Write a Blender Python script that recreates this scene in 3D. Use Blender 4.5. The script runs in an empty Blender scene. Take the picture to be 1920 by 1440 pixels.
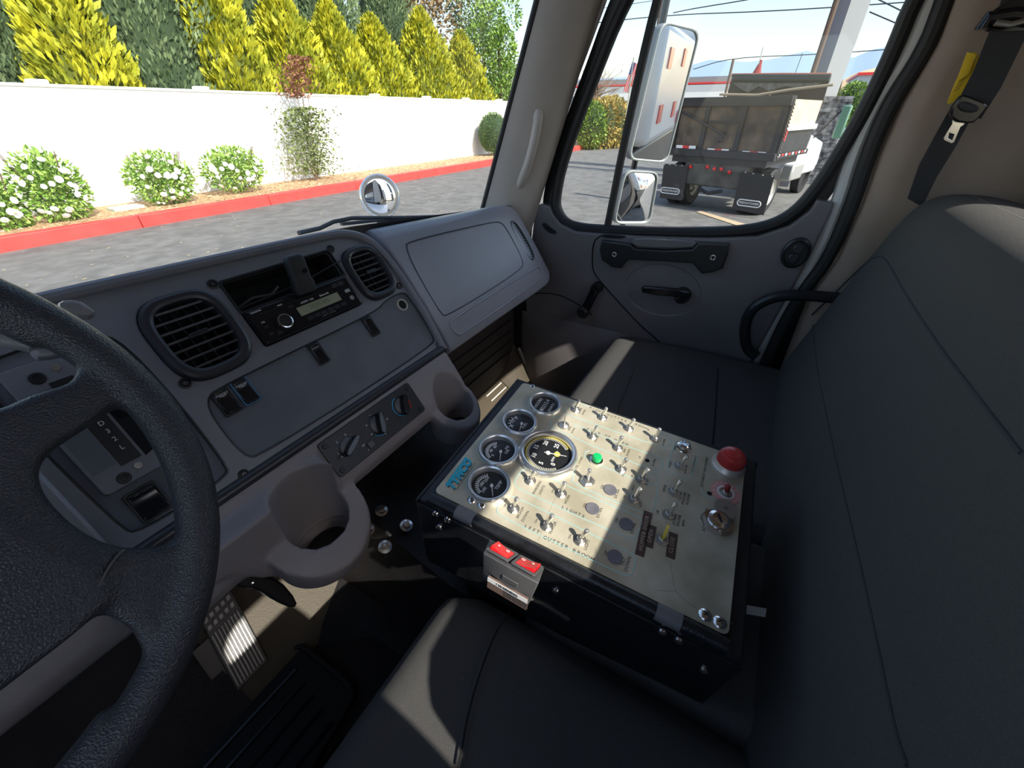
import bpy, bmesh, math, random
from mathutils import Vector as V, Matrix
random.seed(7)
S = bpy.context.scene
COL = S.collection
R = math.radians
# ---------------------------------------------------------------- camera, sky, sun, exposure
YAW, PITCH, FOC = R(60.1), R(33.7), 765.0
fw = V((math.sin(YAW)*math.cos(PITCH), math.cos(YAW)*math.cos(PITCH), -math.sin(PITCH)))
rt = V((math.cos(YAW), -math.sin(YAW), 0)); up = rt.cross(fw)
cd = bpy.data.cameras.new('camera'); cam = bpy.data.objects.new('camera', cd); COL.objects.link(cam)
m = Matrix((rt, up, -fw)).transposed().to_4x4(); cam.matrix_world = m
cd.sensor_width = 36; cd.lens = 36*FOC/1920; cd.clip_start = 0.02; cd.clip_end = 2000
S.camera = cam
SUN_DIR = V((-0.16, -0.742, 0.651)).normalized()      # towards the sun
w = bpy.data.worlds.new('world'); S.world = w; w.use_nodes = True
nt = w.node_tree; nt.nodes.clear()
sky = nt.nodes.new('ShaderNodeTexSky'); sky.sky_type = 'NISHITA'; sky.sun_disc = False
sky.sun_elevation = math.asin(SUN_DIR.z); sky.sun_rotation = math.atan2(SUN_DIR.x, SUN_DIR.y)
sky.air_density = 1.0; sky.dust_density = 1.2; sky.ozone_density = 1.0
bg = nt.nodes.new('ShaderNodeBackground'); bg.inputs[1].default_value = 0.205
wo = nt.nodes.new('ShaderNodeOutputWorld')
tint = nt.nodes.new('ShaderNodeVectorMath'); tint.operation = 'MULTIPLY'; tint.inputs[1].default_value = (1.05, 1.0, .94)
nt.links.new(sky.outputs[0], tint.inputs[0]); nt.links.new(tint.outputs[0], bg.inputs[0]); nt.links.new(bg.outputs[0], wo.inputs[0])
sl = bpy.data.lights.new('sun', 'SUN'); sl.energy = 4.8; sl.angle = R(0.53); sl.color = (1, .94, .84)
so = bpy.data.objects.new('sun', sl); COL.objects.link(so)
so.rotation_euler = (-SUN_DIR).to_track_quat('-Z', 'Y').to_euler(); so.location = (0, -3, 6)
S.view_settings.view_transform = 'Standard'; S.view_settings.look = 'None'
S.view_settings.exposure = 0.62; S.view_settings.gamma = 1; S.view_settings.use_curve_mapping = False
try:
    S.cycles.max_bounces = 10; S.cycles.transparent_max_bounces = 24; S.cycles.diffuse_bounces = 6
    S.cycles.use_denoising = True
except Exception: pass
GZ = -2.1                                             # the ground lies 2.1 m under the eye

# ---------------------------------------------------------------- measuring helpers
def ray(p): return rt*(p[0]-960) - up*(p[1]-720) + fw*FOC
def onX(p, x): d = ray(p); return d*(x/d.x)
def onY(p, y): d = ray(p); return d*(y/d.y)
def onZ(p, z): d = ray(p); return d*(z/d.z)

class Fr:
    def __init__(s, o, u, v, n=None):
        s.o = V(o); s.u = V(u).normalized(); s.v = V(v).normalized()
        s.n = V(n).normalized() if n is not None else s.u.cross(s.v).normalized()
    def p(s, a, b, c=0.0): return s.o + s.u*a + s.v*b + s.n*c
    def at(s, a, b, c=0.0): return Fr(s.p(a, b, c), s.u, s.v, s.n)
    def rot(s, deg):
        c, q = math.cos(R(deg)), math.sin(R(deg))
        return Fr(s.o, s.u*c + s.v*q, s.v*c - s.u*q, s.n)
    def hit(s, px, off=0.0):                          # pixel ray -> local coordinates on this plane
        d = ray(px); t = (s.n.dot(s.o) + off)/s.n.dot(d); q = d*t - s.o
        return (q.dot(s.u), q.dot(s.v))
    def hp(s, px, off=0.0):
        d = ray(px); return d*((s.n.dot(s.o) + off)/s.n.dot(d))
    def M(s):
        return Matrix(((s.u.x, s.v.x, s.n.x, s.o.x), (s.u.y, s.v.y, s.n.y, s.o.y), (s.u.z, s.v.z, s.n.z, s.o.z), (0, 0, 0, 1)))
WF = Fr((0, 0, 0), (1, 0, 0), (0, 1, 0), (0, 0, 1))
def zfr(o): return Fr(o, (1, 0, 0), (0, 1, 0), (0, 0, 1))
def dirframe(o, n):
    n = V(n).normalized(); a = V((0, 0, 1)) if abs(n.z) < .9 else V((1, 0, 0))
    u = a.cross(n).normalized(); return Fr(o, u, n.cross(u), n)

# ---------------------------------------------------------------- materials
MATS = {}
def mat(name, col, rough=.6, metal=0., bump=0., bscale=60., var=0., vscale=8., kind='noise', alpha=None, spec=None, emit=None, col2=None, coat=0.):
    if name in MATS: return MATS[name]
    m = bpy.data.materials.new(name); m.use_nodes = True; MATS[name] = m
    t = m.node_tree; b = t.nodes['Principled BSDF']
    b.inputs['Base Color'].default_value = (*col, 1); b.inputs['Roughness'].default_value = rough
    b.inputs['Metallic'].default_value = metal
    if spec is not None: b.inputs['Specular IOR Level'].default_value = spec
    if coat: b.inputs['Coat Weight'].default_value = coat
    tc = t.nodes.new('ShaderNodeTexCoord')
    if var or col2:
        n = t.nodes.new('ShaderNodeTexNoise'); n.inputs['Scale'].default_value = vscale; n.inputs['Detail'].default_value = 6
        t.links.new(tc.outputs['Object'], n.inputs['Vector'])
        r = t.nodes.new('ShaderNodeValToRGB'); r.color_ramp.elements[0].position = .35; r.color_ramp.elements[1].position = .68
        a = tuple(c*(1-var) for c in col); c2 = col2 or tuple(min(1, c*(1+var)) for c in col)
        r.color_ramp.elements[0].color = (*a, 1); r.color_ramp.elements[1].color = (*c2, 1)
        t.links.new(n.outputs['Fac'], r.inputs['Fac']); t.links.new(r.outputs[0], b.inputs['Base Color'])
    if bump:
        if kind == 'vor':
            n = t.nodes.new('ShaderNodeTexVoronoi'); n.feature = 'SMOOTH_F1'; o = 'Distance'
        else:
            n = t.nodes.new('ShaderNodeTexNoise'); n.inputs['Detail'].default_value = 4; o = 'Fac'
        n.inputs['Scale'].default_value = bscale; t.links.new(tc.outputs['Object'], n.inputs['Vector'])
        bp = t.nodes.new('ShaderNodeBump'); bp.inputs['Strength'].default_value = bump; bp.inputs['Distance'].default_value = .004
        t.links.new(n.outputs[o], bp.inputs['Height']); t.links.new(bp.outputs[0], b.inputs['Normal'])
    if emit: b.inputs['Emission Color'].default_value = (*emit[0], 1); b.inputs['Emission Strength'].default_value = emit[1]
    return m
def glass(name, tint=(1, 1, 1), refl=.06):
    m = bpy.data.materials.new(name); m.use_nodes = True; t = m.node_tree; t.nodes.clear(); MATS[name] = m
    o = t.nodes.new('ShaderNodeOutputMaterial'); mx = t.nodes.new('ShaderNodeMixShader')
    tr = t.nodes.new('ShaderNodeBsdfTransparent'); tr.inputs[0].default_value = (*tint, 1)
    gl = t.nodes.new('ShaderNodeBsdfGlossy'); gl.inputs['Roughness'].default_value = .02
    mx.inputs[0].default_value = refl
    t.links.new(tr.outputs[0], mx.inputs[1]); t.links.new(gl.outputs[0], mx.inputs[2]); t.links.new(mx.outputs[0], o.inputs[0])
    return m
dash_m = mat('dash_charcoal_plastic', (.185, .187, .212), .32, bump=.2, bscale=900, var=.06, vscale=5)
low_m = mat('dash_taupe_plastic', (.25, .228, .232), .4, bump=.22, bscale=700, var=.05)
glove_m = mat('glove_grey_vinyl', (.28, .283, .31), .30, bump=.2, bscale=800, var=.06, vscale=5)
panel_m = mat('switch_panel_textured', (.145, .156, .182), .5, bump=.4, bscale=1400, var=.12, vscale=14)
vent_m = mat('vent_black_plastic', (.035, .036, .042), .3)
blk_m = mat('black_plastic', (.017, .018, .02), .35, bump=.1, bscale=500)
gloss_m = mat('gloss_black_plastic', (.012, .012, .014), .15)
void_m = mat('dark_cavity', (.006, .006, .006), .9)
rub_m = mat('black_rubber', (.016, .016, .017), .6, bump=.15, bscale=300)
leather_m = mat('black_wheel_leather', (.034, .037, .045), .38, bump=.32, bscale=780, kind='vor')
fab_m = mat('black_seat_cloth', (.075, .074, .072), .92, bump=.5, bscale=1100, var=.14, vscale=700)
fab2_m = mat('charcoal_seat_cloth', (.05, .053, .058), .9, bump=.5, bscale=900, var=.1, vscale=500)
door_m = mat('door_taupe_plastic', (.165, .152, .156), .42, bump=.2, bscale=600, var=.06)
liner_m = mat('taupe_headliner_vinyl', (.28, .215, .17), .55, bump=.25, bscale=120, var=.1, vscale=5)
pillar_m = mat('taupe_pillar_trim', (.50, .455, .41), .5, bump=.2, bscale=500, var=.05)
white_m = mat('white_body_paint', (.75, .76, .76), .3)
metalblk_m = mat('black_painted_steel', (.014, .015, .018), .32, bump=.15, bscale=400, var=.3, vscale=60)
alu_m = mat('brushed_panel_aluminium', (.42, .385, .28), .46, .25, bump=.08, bscale=300, col2=(.62, .58, .46), vscale=20)
chrome_m = mat('chrome', (.78, .78, .77), .16, 1.)
steel_m = mat('dull_steel', (.5, .49, .46), .35, .9)
mirror_m = mat('mirror_glass', (.92, .93, .94), .015, 1.)
floor_m = mat('black_floor_rubber', (.013, .012, .0125), .55, bump=.5, bscale=250, var=.3, vscale=9)
toe_m = mat('tan_floor_panel', (.068, .054, .035), .6, bump=.2, bscale=200, var=.12)
glass_m = glass('clear_window_glass', (.97, .985, .98), .03)
lens_m = glass('gauge_lens_glass', (.98, .98, .98), .015)
print_m = mat('black_print', (.03, .03, .03), .6)
wprint_m = mat('white_print', (.8, .8, .78), .5)
teal_m = mat('pale_teal_line', (.33, .6, .6), .6)
red_m = mat('red_plastic', (.7, .01, .015), .3)

# ---------------------------------------------------------------- mesh builder
def sharp(me, ang=35):
    me.shade_smooth()
    try: me.set_sharp_from_angle(angle=R(ang))
    except Exception: pass
def tag(o, label=None, cat=None, group=None, kind=None):
    if label: o['label'] = label
    if cat: o['category'] = cat
    if group: o['group'] = group
    if kind: o['kind'] = kind
    return o
def adopt(o, parent):
    if parent is not None:
        o.parent = parent; o.matrix_parent_inverse = world_of(parent).inverted()
def world_of(o):
    mm = Matrix.Translation(o.location) @ o.rotation_euler.to_matrix().to_4x4()
    return (world_of(o.parent) @ o.matrix_parent_inverse @ mm) if o.parent else mm
def thing(name, loc, label, cat, group=None):
    o = bpy.data.objects.new(name, None); COL.objects.link(o); o.location = loc; o.empty_display_size = .05
    return tag(o, label, cat, group)
def copy_tree(o, parent=None):
    c = o.copy(); COL.objects.link(c)
    if parent: c.parent = parent
    for ch in [x for x in COL.objects if x.parent == o]: copy_tree(ch, c)
    return c
class MB:
    def __init__(s): s.b = bmesh.new()
    def face(s, vs):
        try: return s.b.faces.new(vs)
        except ValueError: return None
    def box(s, F, a0, a1, b0, b1, c0, c1, taper=0.):
        v = [s.b.verts.new(F.p(a, b, c)) for c, t in ((c0, 0), (c1, taper)) for a, b in ((a0+t, b0+t), (a1-t, b0+t), (a1-t, b1-t), (a0+t, b1-t))]
        for q in ((3, 2, 1, 0), (4, 5, 6, 7), (0, 1, 5, 4), (1, 2, 6, 5), (2, 3, 7, 6), (3, 0, 4, 7)): s.face([v[i] for i in q])
        return s
    def prism(s, F, poly, c0, c1):
        lo = [s.b.verts.new(F.p(a, b, c0)) for a, b in poly]; hi = [s.b.verts.new(F.p(a, b, c1)) for a, b in poly]
        n = len(poly); s.face(lo[::-1]); s.face(hi)
        for i in range(n): s.face([lo[i], lo[(i+1) % n], hi[(i+1) % n], hi[i]])
        return s
    def loft(s, rings, caps=True, closed=True):
        rs = [[s.b.verts.new(p) for p in r] for r in rings]; n = len(rs[0])
        for A, B in zip(rs, rs[1:]):
            for i in range(n if closed else n-1): s.face([A[i], A[(i+1) % n], B[(i+1) % n], B[i]])
        if caps: s.face(rs[0][::-1]); s.face(rs[-1])
        return s
    def lathe(s, F, prof, seg=28, sy=1.0):
        rs = []
        for r, h in prof:
            rs.append([F.p(r*math.cos(2*math.pi*i/seg), r*sy*math.sin(2*math.pi*i/seg), h) for i in range(seg)])
        if prof[0][0] > 1e-6 and prof[-1][0] > 1e-6: return s.loft(rs+[rs[0]], caps=False)
        return s.loft(rs)
    def tube(s, pts, r, seg=10, closed=False, flat=1.0, nrm=None):
        pts = [V(p) for p in pts]; n = len(pts); rs = []; prev = None
        for i, p in enumerate(pts):
            if closed: t = pts[(i+1) % n] - pts[i-1]
            else: t = pts[min(i+1, n-1)] - pts[max(i-1, 0)]
            if t.length < 1e-9: t = V((0, 0, 1))
            t.normalize()
            if nrm is not None: a = V(nrm).cross(t)
            elif prev is not None: a = prev - t*prev.dot(t)
            else: a = (V((0, 0, 1)) if abs(t.z) < .9 else V((1, 0, 0))).cross(t)
            if a.length < 1e-6: a = t.orthogonal()
            a.normalize(); prev = a; b = t.cross(a)
            rr = r[i] if isinstance(r, (list, tuple)) else r
            rs.append([p + a*math.cos(2*math.pi*k/seg)*rr + b*math.sin(2*math.pi*k/seg)*rr*flat for k in range(seg)])
        if closed: s.loft(rs + [rs[0]], caps=False)
        else: s.loft(rs)
        return s
    def sheet(s, fn, nu, nv, thick=0., nrm=None):
        g = [[V(fn(i/nu, j/nv)) for j in range(nv+1)] for i in range(nu+1)]
        def lay(off): return [[s.b.verts.new(p + off) for p in row] for row in g]
        A = lay(V((0, 0, 0)))
        for i in range(nu):
            for j in range(nv): s.face([A[i][j], A[i+1][j], A[i+1][j+1], A[i][j+1]])
        if thick:
            B = lay(V(nrm)*thick)
            for i in range(nu):
                for j in range(nv): s.face([B[i][j+1], B[i+1][j+1], B[i+1][j], B[i][j]])
            for i in range(nu):
                s.face([A[i][0], B[i][0], B[i+1][0], A[i+1][0]]); s.face([A[i][nv], A[i+1][nv], B[i+1][nv], B[i][nv]])
            for j in range(nv):
                s.face([A[0][j], A[0][j+1], B[0][j+1], B[0][j]]); s.face([A[nu][j], B[nu][j], B[nu][j+1], A[nu][j+1]])
        return s
    def build(s, name, m, parent=None, bevel=0., ang=35, subd=0, keep=False):
        bmesh.ops.recalc_face_normals(s.b, faces=s.b.faces) if not keep else None
        me = bpy.data.meshes.new(name); s.b.to_mesh(me); s.b.free(); me.materials.append(m); sharp(me, ang)
        o = bpy.data.objects.new(name, me); COL.objects.link(o); adopt(o, parent)
        if bevel:
            q = o.modifiers.new('bevel', 'BEVEL'); q.width = bevel; q.segments = 2; q.limit_method = 'ANGLE'; q.angle_limit = R(40); q.harden_normals = False
        if subd: q = o.modifiers.new('sub', 'SUBSURF'); q.levels = subd; q.render_levels = subd
        return o
def mesh_of(o):
    dg = bpy.context.evaluated_depsgraph_get(); dg.update()
    return bpy.data.meshes.new_from_object(o.evaluated_get(dg))
def rrect(a0, a1, b0, b1, r, n=5):
    out = []
    for cx, cy, s in ((a1-r, b1-r, 0), (a0+r, b1-r, 90), (a0+r, b0+r, 180), (a1-r, b0+r, 270)):
        for k in range(n+1):
            t = R(s + 90*k/n); out.append((cx+r*math.cos(t), cy+r*math.sin(t)))
    return out
def squircle(cx, cy, hw, hh, e=3.2, n=40):
    o = []
    for k in range(n):
        t = 2*math.pi*k/n; c, q = math.cos(t), math.sin(t)
        o.append((cx+hw*math.copysign(abs(c)**(2/e), c), cy+hh*math.copysign(abs(q)**(2/e), q)))
    return o
def smooth(poly, closed=True, it=2):
    for _ in range(it):
        o = []; n = len(poly)
        rng = range(n) if closed else range(n-1)
        if not closed: o.append(poly[0])
        for i in rng:
            a, b = poly[i], poly[(i+1) % n]
            o.append(tuple(x*.75+y*.25 for x, y in zip(a, b))); o.append(tuple(x*.25+y*.75 for x, y in zip(a, b)))
        if not closed: o.append(poly[-1])
        poly = o
    return poly
def plate(name, F, outer, holes, c0, c1, m, parent=None, bevel=.001, raw=False):
    cu = bpy.data.curves.new(name, 'CURVE'); cu.dimensions = '2D'; cu.fill_mode = 'BOTH'
    for poly in [outer]+list(holes):
        sp = cu.splines.new('POLY'); sp.points.add(len(poly)-1); sp.use_cyclic_u = True
        for q, (a, b) in zip(sp.points, poly): q.co = (a, b, 0, 1)
    h = (c1-c0)/2; bevel = min(bevel, h*.9)
    cu.extrude = max(h-bevel, 0); cu.bevel_depth = bevel; cu.bevel_resolution = 1; cu.offset = -bevel
    o = bpy.data.objects.new('tmp', cu); COL.objects.link(o)
    me = mesh_of(o); bpy.data.objects.remove(o); bpy.data.curves.remove(cu)
    me.transform(F.M() @ Matrix.Translation((0, 0, (c0+c1)/2)))
    if raw: return me
    me.name = name; me.materials.clear(); me.materials.append(m); sharp(me, 30)
    o = bpy.data.objects.new(name, me); COL.objects.link(o); adopt(o, parent); return o
def text_into(bm, s, F, size, ext=.0002, align='CENTER', shear=0., squash=1.0, spacing=1.0, bold=0.):
    cu = bpy.data.curves.new('t', 'FONT'); cu.body = s; cu.size = size; cu.align_x = align; cu.align_y = 'CENTER'
    cu.extrude = ext; cu.shear = shear; cu.space_character = spacing; cu.resolution_u = 2; cu.offset = bold
    o = bpy.data.objects.new('t', cu); COL.objects.link(o); me = mesh_of(o)
    me.transform(F.M() @ Matrix.Diagonal((squash, 1, 1, 1)))
    bm.from_mesh(me); bpy.data.objects.remove(o); bpy.data.curves.remove(cu); bpy.data.meshes.remove(me)
def voxel(name, adds, subs, size, it, m, parent=None):
    """adds / subs: meshes already in place; fused, carved and smoothed into one body"""
    b = bmesh.new()
    for a in adds: b.from_mesh(a)
    me = bpy.data.meshes.new(name); b.to_mesh(me); b.free()
    o = bpy.data.objects.new(name, me); COL.objects.link(o)
    q = o.modifiers.new('r', 'REMESH'); q.mode = 'VOXEL'; q.voxel_size = size
    tmp = []
    for a in subs:
        so = bpy.data.objects.new('cut', a); COL.objects.link(so); tmp.append(so)
        q = o.modifiers.new('b', 'BOOLEAN'); q.operation = 'DIFFERENCE'; q.object = so; q.solver = 'EXACT'
    if subs:
        q = o.modifiers.new('r2', 'REMESH'); q.mode = 'VOXEL'; q.voxel_size = size
    if it: q = o.modifiers.new('s', 'SMOOTH'); q.iterations = it; q.factor = .5
    me2 = mesh_of(o); me2.name = name
    for t in tmp: bpy.data.objects.remove(t)
    bpy.data.objects.remove(o)
    me2.materials.clear(); me2.materials.append(m); me2.shade_smooth()
    o = bpy.data.objects.new(name, me2); COL.objects.link(o); adopt(o, parent); return o
def bm_mesh(mb):
    bmesh.ops.recalc_face_normals(mb.b, faces=mb.b.faces)
    me = bpy.data.meshes.new('m'); mb.b.to_mesh(me); mb.b.free(); return me
def struct(o, label=None): o['kind'] = 'structure'; return o
# ================================================================= CAB SHELL (structure)
DX = 1.30                                             # inner face of the passenger door
floor = MB().box(WF, -.5, 1.36, -.62, .62, -1.04, -1.0).build('floor', floor_m); struct(floor)
toe = MB().prism(Fr((-.5, 0, 0), (0, 1, 0), (0, 0, 1), (1, 0, 0)), [(.60, -1.04), (.60, -1.0), (.98, -.74), (.98, -.80)], 0, 1.86).build('trim_1', toe_m); struct(toe)
fire = MB().box(WF, -.5, 1.36, .98, 1.0, -.80, -.36).build('wall_front', blk_m); struct(fire)
wl = plate('wall_left', Fr((-.5, 0, 0), (0, 1, 0), (0, 0, 1), (1, 0, 0)), [(-.62, -1.02), (1.0, -1.02), (1.0, -.36), (.75, .15), (.55, .5), (-.62, .5)],
           [[(-.15, -.30), (.55, -.32), (.62, -.25), (.40, .28), (.32, .33), (-.12, .33), (-.2, .25), (-.2, -.22)]], -.05, 0, liner_m, bevel=.004); struct(wl)
roof = MB().box(WF, -.5, 1.36, -.62, .52, .46, .50).build('ceiling', liner_m); struct(roof)
# rear wall with its low wide window
wb = plate('wall_back', Fr((0, -.50, 0), (1, 0, 0), (0, 0, 1), (0, -1, 0)), [(-.5, -1.02), (1.36, -1.02), (1.36, .5), (-.5, .5)],
           [rrect(-.22, 1.05, -.06, .205, .05)], 0, .04, liner_m, bevel=.004); struct(wb)
# side wall behind the door: B pillar liner
side = Fr((1.30, 0, 0), (0, -1, 0), (0, 0, 1), (-1, 0, 0))       # a = -y, b = z, faces into the cab
def SP(*pts): return [side.hit(p) for p in pts]
bp = MB()
def pil(u, v):
    a0 = .175 + .10*max(0, -v-.0)*.9; 
    return (1.30 + .03*math.sin(u*math.pi)*0 - .035*math.sin(min(1, u*1.3)*math.pi/2) + .03, -(.165 + u*.36) - (.13*(v*-1.0 if v < 0 else 0)), v)
b_edge = [(1800, -60), (1752, 80), (1688, 194), (1645, 292), (1615, 379), (1565, 490), (1520, 550), (1440, 760)]
be = [side.hit(p) for p in b_edge]
rings = []
for a, b in be:
    rings.append([V((1.335, -a, b)), V((1.30, -a-.012, b)), V((1.29, -a-.05, b)), V((1.283, -a-.15, b)), V((1.278, -.50, b)), V((1.36, -.50, b))])
ext = [[p + V((0, 0, -.35)) for p in rings[-1]]]
top = [[p + V((0, 0, .3)) for p in rings[0]]]
bp.loft(top + rings + ext)
o = bp.build('wall_right', liner_m, ang=60); struct(o)
o = MB().box(WF, 1.37, 1.40, -.60, -.20, -1.04, .5).build('wall_side', liner_m); struct(o)
o = MB().box(WF, 1.36, 1.40, -.20, 1.0, -1.04, -.40).build('wall_sill', blk_m); struct(o)
o = MB().box(WF, 1.31, 1.36, .70, 1.0, -1.04, -.36).build('wall_kick', blk_m); struct(o)
# A pillar trim
ap = MB()
wsb, wst = (905, 400), (1010, 0); dsb, dst = (1000, 420), (1130, 0)
P0, P1 = onX(wsb, 1.19), onX(wst, 1.19); Q0, Q1 = onX(dsb, 1.30), onX(dst, 1.30)
rings = []
for t in (-.45, 0, .25, .5, .75, 1, 1.35, 1.7):
    a = P0.lerp(P1, t); b = Q0.lerp(Q1, t); mm = a.lerp(b, .5) + V((-.02, -.012, 0))
    rings.append([a, a.lerp(mm, .4)+V((-.004, -.004, 0)), mm, mm.lerp(b, .6)+V((-.004, -.006, 0)), b, b + V((.06, .03, 0)), a + V((.08, .05, 0))])
ap.loft(rings)
o = ap.build('trim_2', pillar_m, ang=50); struct(o, 'A pillar')
o = MB().tube([P0.lerp(P1, t)+V((.004, .006, 0)) for t in (-.3, 0, .5, 1, 1.6)], .009, 8).build('trim_3', rub_m); struct(o)
# header above the windshield
o = MB().tube([V((x, .50+.1*(1-((x-.43)/.8)**2), .46)) for x in (-.5, -.2, .1, .43, .8, 1.1, 1.33)], .045, 10).build('trim_4', pillar_m); struct(o)
# windshield
def ws(u, v):
    x = -.50 + u*1.74; k = 1-((x-.38)/.88)**2
    return (x, (.83 + .20*k)*(1-v) + (.52 + .10*k)*v, -.30 + v*.76)
o = MB().sheet(ws, 24, 8, .005, (0, -.6, .5)).build('window_1', glass_m); struct(o)
# seals between pillar and door
def px_tube(name, pts, x, r, m, flat=1., it=2, seg=10, parent=None):
    p3 = [onX(p, x) for p in pts]; p3 = [V(q) for q in smooth([tuple(p) for p in p3], False, it)]
    return MB().tube(p3, r, seg, flat=flat, nrm=(1, 0, 0)).build(name, m, parent)
o = px_tube('trim_5', [(1148, -80), (1120, 0), (1046, 213), (1009, 310), (992, 400), (983, 640), (1000, 720), (1060, 800)], 1.315, .010, rub_m); struct(o)
o = px_tube('trim_6', [(1158, -80), (1132, 0), (1058, 200), (1023, 300), (1004, 380)], 1.322, .0095, white_m); struct(o)

# ================================================================= PASSENGER DOOR (structure, its fittings are children)
gh = lambda *pts: [side.hit(p) for p in pts]
outline = gh((1003, 388), (1013, 383), (1030, 386), (1036, 402), (1050, 420), (1078, 434), (1110, 437), (1200, 443), (1330, 447), (1420, 444), (1480, 424), (1518, 396), (1532, 374), (1563, 381), (1558, 400), (1520, 480), (1470, 570), (1425, 650), (1400, 700)) + [(-.02, -1.0), (-.70, -1.0)] + gh((990, 640), (984, 560))
bowl_c = side.hit((1240, 545)); BA, BB = .112, .078
bowl_h = [(bowl_c[0]+BA*math.cos(R(t)), bowl_c[1]+BB*math.sin(R(t))) for t in range(0, 360, 8)]
door = plate('door_1', side, outline, [bowl_h], -.05, 0.0, door_m, bevel=.006); struct(door)
# outer steel frame of the door around the glass
glass_poly = gh((1050, 300), (1035, 380), (1040, 402), (1056, 422), (1085, 431), (1145, 435), (1300, 440), (1400, 437), (1465, 420), (1520, 375), (1600, 252), (1660, 135), (1693, 60), (1712, 10))
glass_poly = [(-.02-.44+0.0, .235)][:0] + glass_poly + [(.165, .33), (.12, .40), (-.30, .40), (-.345, .36)] + gh((1165, 0), (1110, 140))
gp = smooth(glass_poly, True, 2)
gx = [V((1.325, -a, b)) for a, b in gp]
o = MB().tube(gx, .016, 10, closed=True, flat=1.1, nrm=(1, 0, 0)).build('window_seal', rub_m, door)
o = plate('window_2', Fr((1.335, 0, 0), (0, -1, 0), (0, 0, 1), (-1, 0, 0)), gp, [], 0, .004, glass_m, bevel=.0005); struct(o)
big = smooth(gh((1022, 300), (1006, 385), (1012, 410), (1045, 440), (1300, 458), (1480, 440), (1545, 398), (1640, 250), (1722, 80), (1745, -10)) + [(.19, .40), (.15, .45), (-.34, .45), (-.40, .40)] + gh((1130, 0), (1085, 130)), True, 2)
o = plate('window_frame', Fr((1.348, 0, 0), (0, -1, 0), (0, 0, 1), (-1, 0, 0)), big, [gp], -.02, .012, blk_m, door, bevel=.003)
o = px_tube('division_bar', [(1262, -90), (1231, 0), (1180, 220), (1136, 440)], 1.33, .0115, rub_m, 1.2, parent=door)
# rear edge of the door: black seal, white painted jamb, second black seal
o = px_tube('trim_8', [(1772, -90), (1745, 0), (1706, 97), (1640, 194), (1597, 292), (1573, 379), (1528, 486), (1482, 550), (1433, 632), (1390, 740)], 1.335, .016, white_m); struct(o)
o = px_tube('trim_9', [(1800, -90), (1772, 0), (1734, 97), (1668, 194), (1627, 292), (1600, 379), (1554, 486), (1507, 545), (1456, 632), (1410, 750)], 1.315, .016, rub_m); struct(o)
# crease of the door card
def door_line(name, pts, r=.0022, m=void_m, it=2, off=.001, parent=door):
    p3 = [V((1.30-off, -a, b)) for a, b in smooth(gh(*pts), False, it)]
    return MB().tube(p3, r, 6).build(name, m, parent)
door_line('panel_seam', [(1128, 441), (1112, 452), (1110, 500), (1118, 520), (1200, 610), (1225, 630), (1250, 655)])
door_line('panel_crease', [(985, 552), (1040, 548), (1085, 570), (1110, 590)], .0018)
# big grab handle under the glass
gf = side
hp = gh((1132, 448), (1185, 455), (1195, 463), (1250, 466), (1300, 464), (1312, 452), (1368, 454), (1366, 475), (1356, 500), (1340, 507), (1318, 510), (1300, 490), (1180, 484), (1168, 500), (1150, 498), (1132, 485), (1128, 465))
hnd = plate('grab_handle', gf, hp, [], 0.0, .022, blk_m, door, bevel=.005)
scoop = plate('pull_recess', gf, smooth(gh((1186, 452), (1192, 444), (1300, 449), (1308, 455), (1298, 463), (1200, 462)), True, 1), [], .001, .016, door_m, door, bevel=.003)
for p in ((1152, 477), (1337, 483)):
    a, b = gf.hit(p, .02)
    MB().lathe(gf.at(a, b, .020), [(0.0, 0), (.008, 0), (.008, .003), (.006, .0035), (.004, .002), (0, .002)], 16).build('screw', steel_m, hnd)
# latch lever in its dished bowl
a, b = gf.hit((1240, 560)); 
bowl = MB(); ff = gf.at(*bowl_c, 0)
bowl.lathe(ff, [(BA+.004, -.003), (BA*.97, -.006), (BA*.85, -.016), (BA*.6, -.026), (BA*.3, -.030), (.0, -.031)], 44, sy=BB/BA)
o = bowl.build('latch_bowl', door_m, door, ang=80)
lv = plate('latch_lever', gf, smooth(gh((1206, 533), (1215, 531), (1295, 538), (1301, 548), (1294, 552), (1210, 546)), True, 1), [], .018, .034, gloss_m, door, bevel=.004)
a, b = gf.hit((1280, 553)); MB().lathe(gf.at(a, b, -.03), [(0, 0), (.026, 0), (.025, .04), (.019, .058), (0, .060)], 24).build('lever_pivot', gloss_m, lv)
# speaker-like mirror switch / oval socket
a, b = gf.hit((1492, 474)); ff = gf.at(a, b, .0).rot(-8)
so_ = MB().lathe(ff, [(0, 0), (.032, 0), (.031, .007), (.026, .010), (.023, .006), (.0, .006)], 32, sy=1.25).build('switch_surround', blk_m, door)
MB().prism(ff, squircle(0, .012, .012, .012, 2.4, 20), .004, .014).build('rocker_top', vent_m, so_, bevel=.003)
MB().prism(ff, squircle(0, -.013, .012, .012, 2.4, 20), .004, .011).build('rocker_bottom', vent_m, so_, bevel=.003)
# window crank
ca, cb = gf.hit((1115, 543), .03), gf.hit((1096, 583), .03)
ck = MB(); ck.tube([gf.p(*ca, .022), gf.p(*cb, .026)], .016, 14, flat=1.0)
ck.lathe(gf.at(*ca, 0), [(0, 0), (.020, 0), (.018, .026), (.014, .034), (0, .035)], 24)
ck = ck.build('window_crank', gloss_m, door)
MB().lathe(gf.at(*cb, .024), [(0, 0), (.009, 0), (.009, .01), (.019, .014), (.020, .028), (.015, .036), (0, .038)], 20).build('crank_knob', blk_m, ck)
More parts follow.
